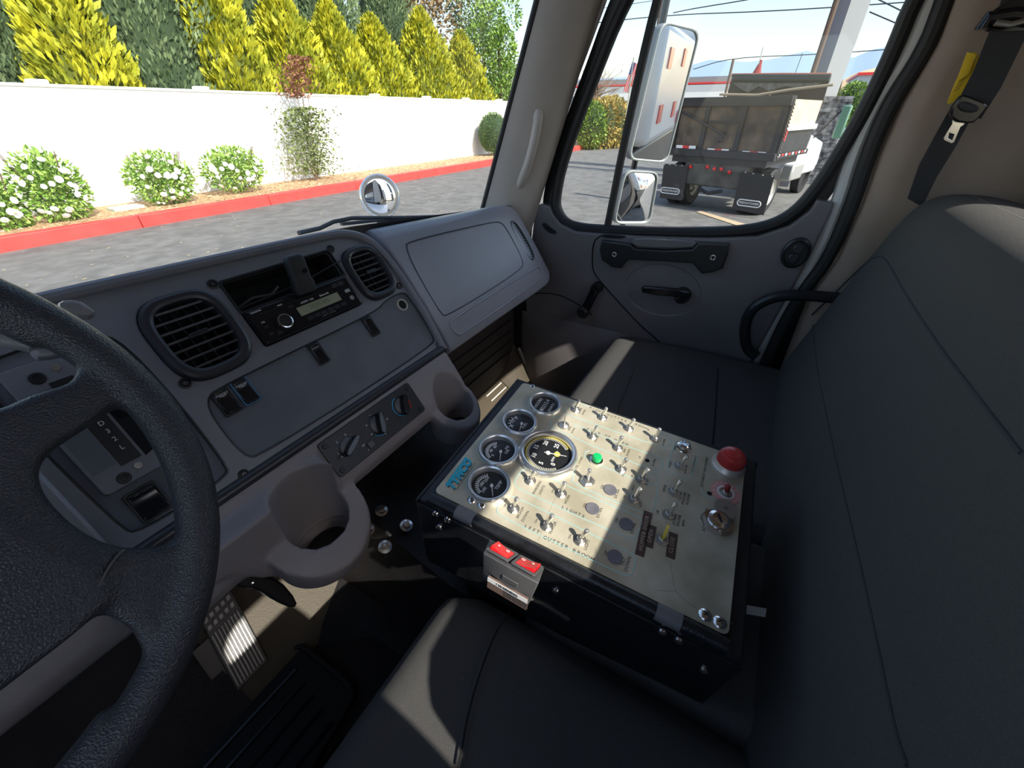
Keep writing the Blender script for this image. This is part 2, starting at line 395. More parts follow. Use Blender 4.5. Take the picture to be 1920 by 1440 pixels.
# small demister slots
def slot(name, pts, parent=door):
    poly = smooth(gh(*pts), True, 1); f2 = gf
    s = plate(name, f2, poly, [], 0, .004, blk_m, parent, bevel=.0012)
    cx = sum(a for a, b in poly)/len(poly); cy = sum(b for a, b in poly)/len(poly)
    inner = [(cx+(a-cx)*.75, cy+(b-cy)*.55) for a, b in poly]
    plate('slot_opening', f2, inner, [], .003, .0048, void_m, s, bevel=.0003)
    b = MB()
    for k in range(5):
        t = (k+1)/6; a_ = min(q[0] for q in inner)*(1-t)+max(q[0] for q in inner)*t
        ys = sorted(inner, key=lambda q: abs(q[0]-a_))[:4]; y0 = min(q[1] for q in ys); y1 = max(q[1] for q in ys)
        b.box(f2, a_-.0012, a_+.0012, y0, y1, .004, .0062)
    b.build('slot_fins', blk_m, s)
slot('demister_vent', [(1015, 420), (1022, 416), (1035, 428), (1045, 434), (1042, 439), (1028, 436)])
slot('ledge_vent', [(1125, 441), (1135, 438), (1170, 441), (1175, 444), (1168, 447), (1132, 446)])
# lower pocket bulge behind the passenger footwell
def bulge(u, v):
    a = -.70+u*.42; b = -1.0+v*.36; h = .075*math.sin(u*math.pi)**.7*max(0, (1-v))**.5
    return (1.298-h, -a, b)
o = MB().sheet(bulge, 14, 10).build('door_pocket', door_m, door, ang=80)

# grab bar on the A pillar
gb = thing('pillar_grab_bar', onX((1000, 200), 1.26), 'grey curved grab handle screwed to the pillar beside the windshield', 'handle')
pts = [onX(p, x) for p, x in (((994, 200), 1.268), ((1008, 205), 1.235), ((1010, 218), 1.225), ((1003, 260), 1.22), ((990, 310), 1.222), ((972, 352), 1.235), ((960, 358), 1.262))]
MB().tube([V(q) for q in smooth([tuple(p) for p in pts], False, 2)], .0135, 12).build('bar', pillar_m, gb)
for p in ((996, 200), (960, 356)):
    q = onX(p, 1.262); ff = dirframe(q, (-.9, -.4, .1))
    ft = MB().lathe(ff, [(0, -.02), (.020, -.02), (.020, .003), (.015, .006), (0, .006)], 20).build('foot', pillar_m, gb)
    MB().lathe(ff.at(0, 0, .006), [(0, 0), (.008, 0), (.007, .003), (.004, .001), (0, .001)], 12).build('screw', blk_m, ft)
q = onX((1046, 58), 1.262)
tag(MB().lathe(dirframe(q, (-.9, -.4, .1)), [(0, -.02), (.011, -.02), (.011, .003), (.007, .006), (.004, .003), (0, .003)], 16).build('trim_plug', blk_m), 'small round black plug high on the windshield pillar', 'plug')

# ================================================================= DASHBOARD
DF = Fr((.383, .605, -.298), (1, 0, 0), (0, .575, .818))
dash = thing('dashboard', (.38, .75, -.45), 'grey moulded dashboard under the windshield with vents and switches', 'dashboard')
def H(*pts, off=0.): return [DF.hit(p, off) for p in pts]
vL = squircle(-.158, .049, .0535, .062); vR = squircle(.157, .045, .0445, .054)
slotp = rrect(-.0915, .1025, .058, .106, .004, 2); bothp = rrect(-.0925, .1035, -.003, .1065, .004, 2)
radp = rrect(-.093, .097, -.003, .054, .003, 2)
rec = smooth([(-.208, -.06), (-.208, -.125), (-.190, -.139), (.195, -.139), (.213, -.125), (.213, -.03), (.206, -.012), (.150, -.014), (.125, -.026), (-.18, -.026), (-.200, -.034)], True, 2)
recL = smooth([(-.350, -.12), (-.340, -.137), (-.240, -.137), (-.228, -.125), (-.228, .05), (-.245, .10), (-.345, .10), (-.355, .08)], True, 2)
outer = [(-.95, -.155), (.212, -.155), (.222, -.145), (.223, -.07), (.220, .03), (.212, .080), (.196, .108), (.170, .124), (.13, .132), (-.1, .140), (-.3, .146), (-.95, .150)]
plate('center_fascia', DF, outer, [vL, vR, bothp, rec, recL], -.012, 0., dash_m, dash, bevel=.002)
MB().box(DF, -.95, .22, -.155, .130, -.10, -.06).build('dash_core', void_m, dash)
plate('switch_panel', DF, [(.0025+(a-.0025)*1.045, -.076+(b+.076)*1.14) for a, b in rec], [], -.0115, -.0045, panel_m, dash, bevel=.0005)
plate('shifter_panel', DF, [(-.29+(a+.29)*1.12, -.02+(b+.02)*1.07) for a, b in recL], [], -.0115, -.0045, panel_m, dash, bevel=.0005)
MB().box(DF, -.094, .104, .052, .110, -.075, -.07).build('slot_back', void_m, dash)
bm_ = MB()
bm_.box(DF, -.094, .104, .052, .0575, -.075, -.008); bm_.box(DF, -.094, .104, .1065, .112, -.075, -.008)
bm_.box(DF, -.098, -.0925, .05, .112, -.075, -.008); bm_.box(DF, .103, .108, .05, .112, -.075, -.008)
bm_.build('slot_box', void_m, dash)
fr_ = plate('slot_frame', DF, rrect(-.0945, .1055, .0535, .1095, .004, 2), [slotp], -.004, .0025, blk_m, dash, bevel=.0008)
# rounded brow and the dark bead along the bottom
pts = [(-.95, .150), (-.3, .146), (-.1, .140), (.12, .133), (.160, .127), (.192, .110), (.211, .080), (.221, .03), (.224, -.07), (.214, -.158)]
MB().tube([DF.p(a, b, .001) for a, b in smooth(pts, False, 2)], .0085, 10, nrm=DF.n).build('fascia_bead', dash_m, dash)
MB().tube([DF.p(a, -.156, .0) for a in (-.95, -.3, 0, .212)], .0100, 12).build('lower_bead', vent_m, dash)
# top pad running to the glass
def pad(u, v):
    x = -.55 + u*1.80; k = max(0, 1-((x-.38)/.9)**2)
    y0 = .705; y1 = .80 + .20*k
    return (x, y0+(y1-y0)*v, -.188 - .112*v - .09*max(0, (x-.55))) 
MB().sheet(pad, 30, 10).build('top_pad', glove_m, dash, ang=60)
# vents
def vent(cx, cy, hw, hh, nm):
    rg = plate(nm, DF, squircle(cx, cy, hw, hh), [squircle(cx, cy, hw*.74, hh*.76)], -.03, .010, vent_m, dash, bevel=.005)
    plate('duct', DF, squircle(cx, cy, hw*.97, hh*.97), [], -.045, -.04, void_m, rg, bevel=.0005)
    inner = MB(); k = 7
    ih = hh*.76; iw = hw*.74; e = 3.2
    for i in range(k):
        b = cy - ih + 2*ih*(i+.5)/k; t = abs((b-cy)/ih); half = iw*(1-t**e)**(1/e)
        inner.prism(Fr(DF.p(cx-half, b), DF.v, DF.n, DF.u), [(-.0014, .004), (.0014, .005), (.0034, -.016), (.0014, -.017)], 0, 2*half)
    inner.build('louvre', vent_m, rg)
    back = MB()
    for i in range(4):
        a = cx - iw + 2*iw*(i+1)/5; t = abs((a-cx)/iw); half = ih*(1-t**e)**(1/e)
        back.box(DF, a-.0008, a+.0008, cy-half, cy+half, -.022, -.010)
    back.build('vane', vent_m, rg)
    MB().box(DF, cx-.012, cx+.012, cy-.0035, cy+.0035, .002, .0085).build('thumb_tab', blk_m, rg, bevel=.001)
vent(-.158, .049, .0530, .0615, 'air_vent'); vent(.157, .045, .0440, .0535, 'air_vent')
# fascia screws
for p in ((399, 533), (620, 467), (347, 719), (457, 890), (748, 536), (823, 647)):
    a, b = DF.hit(p)
    s_ = MB().lathe(DF.at(a, b), [(0, 0), (.0075, 0), (.0075, .0015), (.0055, .0022), (.0045, -.001), (0, -.001)], 18).build('screw', blk_m, dash)
    MB().lathe(DF.at(a, b, .0004), [(0, 0), (.0035, 0), (.003, .0018), (.0015, .0018), (.0012, .0004), (0, .0004)], 6).build('screw_head', mat('dark_screw', (.12, .12, .12), .4, .6), s_)
# rocker switches
def rocker(a, b, frame_m=panel_m, w_=.0125, h_=.0215, base=-.0045, txt=None, lab=None):
    f = DF.at(a, b, base)
    fr = plate('rocker_switch', f, rrect(-w_, w_, -h_, h_, .003, 3), [rrect(-w_+.003, w_-.003, -h_+.003, h_-.003, .003, 3)], 0, .0035, frame_m, dash, bevel=.0008)
    if lab: fr['label'] = lab
    prof = [(-h_+.003, .001), (-h_+.003, .0075), (-h_*.35, .0045), (h_*.4, .003), (h_-.006, .0052), (h_-.003, .0035), (h_-.003, .001)]
    MB().prism(Fr(f.p(-w_+.003, 0), f.v, f.n, f.u), prof, 0, 2*w_-.006).build('rocker', gloss_m, fr, bevel=.0012)
    if txt:
        t = bmesh.new(); text_into(t, txt, f.at(0, h_*.35, .0052), .0055)
        mb = MB(); mb.b = t; mb.build('rocker_symbol', wprint_m, fr)
for rp_ in (rec, recL): MB().tube([DF.p(a, b, -.0015) for a, b in rp_], .0016, 6, closed=True, nrm=DF.n).build('recess_edge', blk_m, dash)
rocker(-.181, -.047, blk_m, txt='=o='); rocker(-.153, -.047, mat('blue_switch_surround', (.05, .14, .24), .5), txt='TEST', lab='blue surround')
rocker(-.025, -.046, blk_m, .0105, .0205); rocker(.093, -.045, blk_m, .0105, .0205)
rocker(-.315, -.111, blk_m, .0165, .0205)
# power socket
MB().lathe(DF.at(.186, -.036, -.0045), [(.008, -.02), (.0095, .0035), (.0115, .0045), (.0128, .003), (.013, 0), (.010, -.001), (.009, -.02)], 28).build('power_socket', mat('cream_ring', (.52, .48, .42), .5), dash)
MB().lathe(DF.at(.186, -.036, -.0045), [(0, .0012), (.0092, .0012), (.0092, .0018), (0, .0018)], 20).build('socket_hole', void_m, dash)
# gear selector plate
gp_ = plate('shifter_plate', DF, rrect(-.341, -.262, -.082, .082, .006, 3), [], -.0045, .004, dash_m, dash, bevel=.0012)
MB().prism(DF, [(-.289, -.062), (-.270, -.056), (-.270, .028), (-.289, .028)], .0041, .0046).build('shifter_slot', void_m, gp_)
MB().prism(Fr(DF.p(-.287, 0, 0), DF.v, DF.n, DF.u), [(-.012, .0044), (.028, .0044), (.028, .016), (.014, .018), (.0, .009)], 0, .015).build('shift_lever', gloss_m, gp_, bevel=.003)
MB().box(DF, -.313, -.292, -.060, .055, .004, .0048).build('gear_strip', blk_m, gp_)
MB().box(DF, -.337, -.3145, -.055, .050, .004, .0044).build('index_window', mat('grey_blue_film', (.12, .135, .155), .35), gp_)
t = bmesh.new()
for i, ch in enumerate('RND32L'):
    text_into(t, ch, DF.at(-.301, (.018, .004, -.007, -.018, -.029, -.041)[i], .0049), .0078)
mb = MB(); mb.b = t; mb.build('gear_letters', wprint_m, gp_)
for p in ((-.318, -.073, .007), (-.301, -.068, .0042), (-.317, .064, .007), (-.299, .068, .0042)):
    MB().lathe(DF.at(p[0], p[1], .004), [(0, 0), (p[2], 0), (p[2]*.9, .002), (p[2]*.55, .002), (p[2]*.5, .0008), (0, .0008)], 18).build('screw', blk_m if p[2] > .005 else steel_m, gp_)
# round pull marked LIFT
pb = MB().lathe(DF.at(-.268, -.104, -.0045), [(0, 0), (.019, 0), (.019, .0012), (.0125, .0016), (.0125, .013), (.010, .016), (0, .016)], 30).build('lift_knob', blk_m, dash)
MB().lathe(DF.at(-.268, -.104, -.0030), [(.0135, 0), (.0182, 0), (.0182, .0004), (.0135, .0004)], 30).build('knob_ring', steel_m, pb)
t = bmesh.new(); text_into(t, 'LIFT', DF.at(-.284, -.104, -.0022).rot(90), .0055); mb = MB(); mb.b = t; mb.build('knob_lettering', print_m, pb)
# knee edge left of the selector and column cover
MB().prism(Fr(DF.p(-.60, 0, 0), DF.v, DF.n, DF.u), [(-.155, 0), (-.10, .012), (.02, .014), (.04, 0)], 0, .235).build('column_trim', glove_m, dash, bevel=.004)

# ---- lower dash with the climate panel and two cup pods, moulded as one body
adds = []; subs = []
b = MB()
prof = [(-.15, -.05), (-.15, .004), (-.17, .008), (-.235, .008), (-.250, .004), (-.262, -.010), (-.264, -.05)]
b.prism(Fr(DF.p(-.36, 0, 0), DF.v, DF.n, DF.u), prof, 0, .572)
b.prism(Fr(DF.p(-.85, 0, 0), DF.v, DF.n, DF.u), [(-.15, -.05), (-.15, .004), (-.165, .008), (-.21, .008), (-.224, 0), (-.228, -.05)], 0, .50)
adds.append(bm_mesh(b))
XF = Fr((-.06, 0, 0), (0, 1, 0), (0, 0, 1), (1, 0, 0))
adds.append(bm_mesh(MB().prism(Fr((0, .455, 0), (1, 0, 0), (0, 0, 1), (0, 1, 0)), [(.25, -.59), (.155, -.59), (.105, -.535), (.08, -.49), (.0, -.465), (-.02, -.44), (.25, -.44)], 0, .11)))
PODS = ((.196, .455, .079, .047), (.538, .452, .060, .044))
for cx, cy, ro, ri in PODS:
    b = MB(); n = 36; rings = []
    for k in range(7):
        t_ = k/6; ring = []
        for i in range(n):
            a = 2*math.pi*i/n; y = cy+ro*math.sin(a)*.92; x = cx+ro*math.cos(a)
            zt = min(-.40, -.497 - .72*(.462-y)); zb = -.590
            sc = 1-.16*(1-t_)**1.5 - (.10 if k == 0 else 0)
            ring.append(V((cx+(x-cx)*sc, cy+(y-cy)*sc, zb+(zt-zb)*t_)))
        rings.append(ring)
    b.loft(rings); adds.append(bm_mesh(b))
    subs.append(bm_mesh(MB().lathe(zfr((cx+.004, cy, -.578)), [(.0, 0), (ri*.80, 0), (ri*.86, .008), (ri*.95, .012), (ri, .05), (ri*1.0, .08), (ri*1.02, .12), (ri*1.02, .20), (ri*1.0, .30), (0, .30)], 48, sy=.80)))
voxel('lower_dash', adds, subs, .003, 14, low_m, dash)
for cx, cy, ro, ri in PODS:
    for zz_, rr_ in ((-.566, ri*.93), (-.556, ri*.975)): MB().tube([(cx+.004+rr_*math.cos(R(a_)), cy+.80*rr_*math.sin(R(a_)), zz_) for a_ in range(0, 360, 12)], .0016, 6, closed=True).build('cup_step', low_m, dash)
    MB().lathe(zfr((cx+.004, cy, -.577)), [(0, 0), (ri*.72, 0), (ri*.74, .003), (ri*.62, .004), (ri*.58, .0015), (0, .0015)], 28, sy=.8).build('cup_ring', blk_m, dash)
# heater control plate
HF = DF.at(0, 0, .008)
hv = plate('climate_panel', HF, rrect(-.124, .083, -.234, -.169, .006, 3), [], 0, .0035, blk_m, dash, bevel=.001)
for a, b in ((-.114, -.178), (.073, -.178), (-.114, -.225), (.073, -.225)):
    MB().lathe(HF.at(a, b, .0035), [(0, 0), (.005, 0), (.004, .0018), (.002, .0018), (.0015, .0006), (0, .0006)], 16).build('screw', blk_m, hv)
def knob(a, b, ang):
    k = MB().lathe(HF.at(a, b, .0035), [(0, 0), (.0155, 0), (.0150, .003), (.013, .004), (0, .004)], 28).build('climate_knob', mat('grey_knob_plastic', (.10, .105, .115), .45), hv)
    f = HF.at(a, b, .0035).rot(ang)
    MB().prism(f, smooth([(-.021, 0), (-.014, .0055), (.016, .0045), (.020, 0), (.016, -.0045), (-.014, -.0055)], True, 1), .003, .018).build('knob_grip', gloss_m, k, bevel=.0015)
knob(-.084, -.201, 25); knob(-.019, -.200, 65); knob(.042, -.199, 60)
def arc(f, r, a0, a1, n=14): return [f.p(r*math.cos(R(a0+(a1-a0)*i/n)), r*math.sin(R(a0+(a1-a0)*i/n)), .0037) for i in range(n+1)]
f = HF.at(.042, -.199)
MB().tube(arc(f, .019, 100, 255), .0009, 6).build('cold_arc', mat('blue_mark', (.05, .35, .6), .5), hv)
MB().tube(arc(f, .019, 20, -45), .0011, 6).build('hot_arc', mat('red_mark', (.6, .03, .02), .5), hv)
f = HF.at(-.019, -.2); MB().tube(arc(f, .020, 215, 275), .0009, 6).build('vent_arc', MATS['blue_mark'], hv)
t = bmesh.new(); f = HF.at(-.084, -.201, .0037)
for i, ch in enumerate(('*', '1', '·', '2', '·', '3', '·', '4')):
    an = R(205-i*27); text_into(t, ch, f.at(.0205*math.cos(an), .0205*math.sin(an)), .006 if ch != '*' else .010)
f = HF.at(-.019, -.2, .0037)
for an, ch in ((95, '~'), (150, 'z'), (200, 'w'), (275, 'v'), (-5, 'o')):
    text_into(t, ch, f.at(.021*math.cos(R(an)), .021*math.sin(R(an))), .0065)
text_into(t, 'A/C', HF.at(-.062, -.214, .0037), .004); text_into(t, '*', HF.at(-.060, -.227, .0037), .007)
mb = MB(); mb.b = t; mb.build('climate_markings', wprint_m, hv)['kind'] = 'stuff'
MB().box(HF, -.057, -.045, -.2265, -.2145, .0035, .0075).build('air_button', MATS['grey_knob_plastic'], hv, bevel=.0015)

# ---- glove box side
def goff(x): 
    t = max(0, x-1.03)/.24; return .008 - .085*t*t
prof = [(-.172, -.14), (-.174, -.03), (-.170, -.008), (-.155, 0), (-.06, .002), (.06, .001), (.095, -.001), (.115, -.009), (.130, -.028), (.136, -.060), (.136, -.11), (.10, -.20), (-.10, -.20)]
rings = []
for x in [.612, .616, .63] + [.66+.03*i for i in range(12)] + [1.04, 1.07, 1.10, 1.13, 1.16, 1.19, 1.22, 1.25, 1.27]:
    e = .006 if x < .615 else 0; sc = 1 - .10*max(0, x-1.12)/.15; up_s = 1 - .22*min(1, max(0, (x-.62)/.45))
    rings.append([DF.p(x-.383, bb*sc*(up_s if bb > 0 else 1), cc + goff(x) - e) for bb, cc in prof])
MB().loft(rings).build('glove_side', glove_m, dash, ang=50)
def groove(name, poly, closed=True, r=.0016, m=void_m, it=2):
    pts = smooth(poly, closed, it)
    return MB().tube([DF.p(a, b, goff(.383+a)+.0012) for a, b in pts], r, 6, closed=closed, nrm=DF.n).build(name, m, dash)
groove('glove_lid_seam', [(.262, .068), (.30, .075), (.60, .054), (.640, .045), (.650, .02), (.645, -.075), (.62, -.095), (.27, -.102), (.252, -.09)], m=blk_m)
groove('lower_groove', [(.262, -.118), (.27, -.112), (.69, -.108), (.715, -.115), (.71, -.135), (.68, -.145), (.28, -.152), (.262, -.145)], m=glove_m, r=.003)
# side vent of the glove box end
sva, svb = DF.hit((977, 453), 0); vf = DF.at(sva, svb, goff(.383+sva)-.004).rot(2)
sv = plate('side_vent', vf, squircle(0, 0, .025, .064, 2.4), [squircle(0, 0, .019, .058, 2.4)], -.012, .008, blk_m, dash, bevel=.002)
plate('side_vent_duct', vf, squircle(0, 0, .020, .059, 2.4), [], .0015, .0028, void_m, sv, bevel=.0002)
b = MB()
for i in range(13):
    y = -.050+.100*i/12; hw = .019*(1-abs(y/.059)**2.4)**(1/2.4); b.box(vf, -hw, hw, y-.001, y+.001, .002, .006)
b.box(vf, -.0015, .0015, -.058, .058, .002, .0055)
b.build('side_vent_louvre', gloss_m, sv)
# ribbed kick panel below the glove box
kp = MB(); kp.box(WF, .60, 1.30, .74, .76, -.92, -.40); kp = kp.build('kick_panel', mat('dark_kick_panel', (.05, .045, .043), .6), dash)
b = MB()
for i in range(8):
    z = -.50-.045*i; b.tube([(.62, .738, z), (1.27, .738, z)], .0025, 6)
b.build('kick_rib', void_m, dash)
for p in ((955, 573), (975, 567), (852, 653)):
    q = onY(p, .735); MB().lathe(Fr(q, (1, 0, 0), (0, 0, 1), (0, -1, 0)), [(0, 0), (.006, 0), (.004, .003), (0, .003)], 12).build('screw', steel_m, dash)

# ================================================================= CAR RADIO
rad = thing('car_radio', DF.p(0, .025, 0), 'black single-slot car radio with a pale lcd and silver-ringed knob', 'car radio')
rb = plate('faceplate', DF, rrect(-.0915, .0955, -.0015, .0525, .003, 3), [], -.05, .011, gloss_m, rad, bevel=.002)
MB().box(DF, -.020, .062, .0165, .0315, .0105, .0116).build('lcd_display', mat('lcd_olive', (.30, .31, .20), .3), rad)
t = bmesh.new()
text_into(t, '10:30 AM', DF.at(.02, .024, .0118), .010)
mb = MB(); mb.b = t; mb.build('lcd_digits', mat('lcd_ink', (.16, .17, .11), .6), rad)
kn = MB().lathe(DF.at(-.052, .018, .011), [(0, 0), (.0115, 0), (.0115, .008), (.0095, .0095), (.0092, .0085), (0, .0085)], 28).build('volume_knob', blk_m, rad)
MB().lathe(DF.at(-.052, .018, .011), [(.0092, .0090), (.0118, .0080), (.0114, .0104), (.0098, .0108)], 28).build('knob_rim', chrome_m, kn)
MB().box(DF, -.078, .060, .0415, .0435, .0108, .0114).build('disc_slot', void_m, rad)
for i in range(6): MB().box(DF, -.014+.0135*i, -.003+.0135*i, .0055, .0115, .0108, .0122).build('preset_button', blk_m, rad, bevel=.0005)
for i in range(2): MB().box(DF, .060+.013*i, .071+.013*i, .0395, .0465, .0108, .0122).build('preset_button', blk_m, rad, bevel=.0005)
for a, b_ in ((-.082, .008), (-.070, .004), (-.082, .020), (-.030, .035)): MB().box(DF, a, a+.008, b_, b_+.004, .0108, .0120).build('function_button', blk_m, rad, bevel=.0004)
MB().box(DF, .077, .087, .024, .030, .0108, .0122).build('usb_port', steel_m, rad, bevel=.0004)
MB().lathe(DF.at(.082, .013, .0108), [(0, 0), (.0042, 0), (.004, .002), (.0025, .002), (.0022, .0005), (0, .0005)], 16).build('aux_jack', steel_m, rad)
t = bmesh.new()
text_into(t, 'PUSH/PWR', DF.at(-.078, .048, .0112), .0035); text_into(t, 'VOL', DF.at(-.078, .030, .0112), .0032); text_into(t, 'MENU', DF.at(-.040, .045, .0112), .003)
text_into(t, 'AM/FM  USB', DF.at(.004, .036, .0112), .0046); text_into(t, 'Bluetooth', DF.at(.038, .036, .0112), .0046); text_into(t, '1    2    3    4    5    6', DF.at(.025, .0035, .0112), .003)
mb = MB(); mb.b = t; mb.build('radio_lettering', wprint_m, rad)['kind'] = 'stuff'
# phone charger plug standing in the slot over the radio
pg = thing('charger_plug', DF.p(-.0, .07, .02), 'black rounded plug standing in the open slot above the car radio', 'plug')
pf = Fr(DF.p(.010, .052, .014), (1, 0, 0), (0, .12, .99))
MB().loft([[pf.p(a*s, hgt, b*s) for a, b in rrect(-.017, .017, -.010, .010, .007, 3)] for hgt, s in ((-.002, 1.05), (.012, 1.1), (.020, .95), (.048, .93), (.055, .85), (.058, .6))]).build('plug_body', rub_m, pg, ang=50)
MB().lathe(Fr(pf.p(.006, .032, .010), pf.u, pf.v, pf.n), [(0, 0), (.004, 0), (.0035, .0015), (0, .0015)], 14).build('plug_button', gloss_m, pg)
tag(MB().tube([DF.p(-.09, .062, .004), DF.p(-.05, .064, .0045), DF.p(.02, .066, .0155), DF.p(.09, .078, .012), DF.p(.128, .082, .013)], .0011, 6).build('loose_cable', blk_m), 'thin black cable stretched across the radio slot to the right vent', 'cable')
b = MB(); b.tube([DF.p(-.085, .072, -.04), DF.p(-.05, .080, -.03), DF.p(-.02, .075, -.03), DF.p(0, .085, -.035)], .003, 8)
tag(b.build('wiring', mat('dull_wire', (.05, .05, .05), .5)), 'dark wires lying inside the open slot above the car radio', 'wire')
# ================================================================= STEERING WHEEL
tl = R(57)
SW = Fr((-.128, .422, -.217), (1, 0, 0), (0, math.cos(tl), math.sin(tl)))       # n faces the driver
wheel = thing('steering_wheel', SW.o, 'large black leather-grained steering wheel cut by the left edge', 'steering wheel')
def WP(*pts): return [SW.hit(p, .006) for p in pts]
RO, RC = .238, .2205
holeM = WP((178, 800), (215, 770), (262, 758), (292, 778), (325, 830), (350, 900), (352, 960), (335, 1005), (290, 1020), (215, 1018), (150, 985), (95, 930), (80, 885), (100, 850))
_mx = sum(a for a, b in holeM)/len(holeM); _my = sum(b for a, b in holeM)/len(holeM)
holeM = smooth([(_mx+(a-_mx)*1.07, _my+(b-_my)*1.07) for a, b in holeM], True, 1)
mirr = lambda h: [(-a, b) for a, b in h][::-1]
# lower opening, symmetrical
lo = WP((0, 1262), (60, 1218), (110, 1180), (160, 1155), (205, 1155), (250, 1185), (272, 1225), (268, 1275), (235, 1345), (190, 1425))
lo_full = [(a, b) for a, b in lo if a > .01]
arcb = [(.198*math.cos(R(t)), .198*math.sin(R(t))) for t in range(-66, -90, -6)]
holeB = lo_full + arcb + [(0, -.198)]
holeB = holeB + [(-a, b) for a, b in holeB[::-1] if a > .001]
upb = WP((20, 604), (70, 632), (130, 660), (150, 690), (130, 718), (60, 738), (0, 765))
arct = [(.200*math.cos(R(t)), .200*math.sin(R(t))) for t in range(88, 20, -6)]
uph = [(0, .200)] + arct[0:] + [(a, b) for a, b in upb] 
uph = [q for q in uph]
hub_top = [(.085, .060), (.04, .072)]
holeT = uph + hub_top
holeT = holeT + [(-a, b) for a, b in holeT[::-1] if a > .001]
disc = [(.222*math.cos(R(t)), .222*math.sin(R(t))) for t in range(0, 360, 5)]
pm = plate('x', SW, disc, [holeM, mirr(holeM), holeB, holeT], -.014, .010, leather_m, None, bevel=.006, raw=True)
tor = MB(); tor.tube([SW.p(RC*math.cos(R(t)), RC*math.sin(R(t)), 0) for t in range(0, 360, 4)], .0168, 14, closed=True, nrm=SW.n)
hubm = MB().lathe(SW, [(0, -.05), (.06, -.05), (.085, -.02), (.095, .004), (.080, .018), (.045, .026), (0, .028)], 40)
lowm = MB().prism(SW, smooth([(-.10, .03), (.10, .03), (.115, -.04), (.135, -.115), (.09, -.125), (-.09, -.125), (-.135, -.115), (-.115, -.04)], True, 2), -.012, .014)
voxel('wheel_body', [pm, bm_mesh(tor), bm_mesh(hubm), bm_mesh(lowm)], [], .003, 12, leather_m, wheel)
wsp = [SW.p(*SW.hit(p, .010), .0125) for p in ((232, 1030), (215, 1045), (190, 1085), (175, 1120), (163, 1148))]
MB().tube([V(q) for q in smooth([tuple(p) for p in wsp], False, 2)], .0016, 6).build('pad_seam', blk_m, wheel)
# column and its shroud
col_ = thing('steering_column', SW.p(0, 0, -.1), 'taupe steering column cover running from the wheel into the dash', 'steering column')
ax = -SW.n
def ring(c, hw, hh): return [SW.p(a, b, c) for a, b in rrect(-hw, hw, -hh, hh, min(hw, hh)*.45, 4)]
MB().loft([ring(-.05, .055, .055), ring(-.07, .07, .07), ring(-.20, .08, .085), ring(-.40, .09, .10)]).build('column_shroud', low_m, col_, ang=50)
# stalks right of the column
st = thing('gear_and_wiper_stalk', SW.p(.1, .05, -.06), 'blue-grey flat control stalks poking out behind the steering wheel rim', 'stalk')
def stalk(name, pts, c0, th=.008, m=None):
    f = SW.at(0, 0, c0); poly = [f.hit(p) for p in pts]
    plate(name, f, smooth(poly, True, 1), [], -th, th, m or glove_m, st, bevel=.004)
stalk('lever', [(-60, 560), (0, 602), (60, 635), (100, 628), (140, 640), (60, 660), (40, 655), (-60, 640)], -.055)
stalk('lever_end', [(52, 655), (110, 640), (135, 650), (140, 662), (75, 677), (60, 668)], -.062)
stalk('paddle', [(108, 568), (145, 565), (172, 582), (180, 592), (160, 600), (110, 585)], -.05)

# ================================================================= FOOTWELL
tun = thing('engine_cover', (.45, .5, -1.0), 'black bolted engine cover bulging between the footwells', 'engine cover')
MB().loft([[V((.24 if x_ < .4 and y_ < .55 else .15 if x_ < .4 else .74, y_, -1.0)) if z_ <= -.99 else V((x_, y_, z_)) for x_, y_, z_ in ((.19, yy, -1.0), (.287, yy, -.96), (.296, yy, zz), (.60, yy, zz), (.63, yy, zz-.02), (.74, yy, -1.0))] for yy, zz in ((-.02, -.72), (.30, -.70), (.50, -.63), (.62, -.56), (.80, -.50))]).build('cover_shell', floor_m, tun, ang=60)
TF = Fr((.30, .42, -.652), (1, 0, 0), (0, .93, .37))
for p in ((715, 957), (762, 985), (722, 1025), (690, 993), (640, 975)):
    q = onX(p, .262) if p[0] < 700 else None
    a, b = TF.hit(p, .004); 
    bt = MB().lathe(TF.at(a, b, .002), [(0, 0), (.012, 0), (.012, .002), (.007, .003), (.006, .006), (0, .0065)], 18).build('washer_bolt', chrome_m, tun)
# accelerator treadle
acc = thing('accelerator_pedal', (.05, .65, -.98), 'large ribbed metal accelerator treadle lit by the sun beside the wheel', 'pedal')
q0, q1 = onZ((440, 1300), -.975), None
AF0 = V(onZ((445, 1302), -.965)); top_ = onZ((395, 1120), -.80)
av = (V(onZ((388, 1112), -.83)) - V(onZ((446, 1298), -.965))); av.x = av.x*.3; av.normalize()
AF = Fr(onZ((446, 1298), -.965), (1, 0, 0), av)
def AP(p): return AF.hit(p)
quad = [AP((446, 1298)), AP((508, 1242)), AP((408, 1105)), AP((345, 1160))]
plate('treadle', AF, quad, [], -.012, 0, blk_m, acc, bevel=.002)
def bil(s, t):
    (x0, y0), (x1, y1), (x2, y2), (x3, y3) = quad
    return ((x0*(1-s)+x1*s)*(1-t)+(x3*(1-s)+x2*s)*t, (y0*(1-s)+y1*s)*(1-t)+(y3*(1-s)+y2*s)*t)
b = MB()
for i in range(9):
    s0 = .05+.1*i; pl = [bil(s0, .04), bil(s0+.055, .04), bil(s0+.055, .66), bil(s0, .66)]; b.prism(AF, pl, 0, .005)
for j in range(3):
    for i in range(5):
        s0 = .06+.18*i; t0 = .71+.09*j; b.prism(AF, [bil(s0, t0), bil(s0+.12, t0), bil(s0+.12, t0+.055), bil(s0, t0+.055)], 0, .005)
b.build('tread_rib', mat('worn_tread_steel', (.42, .41, .40), .5, .4), acc, bevel=.0008)
MB().box(AF, -.02, .05, .02, .12, -.05, -.012).build('pedal_base', blk_m, acc)
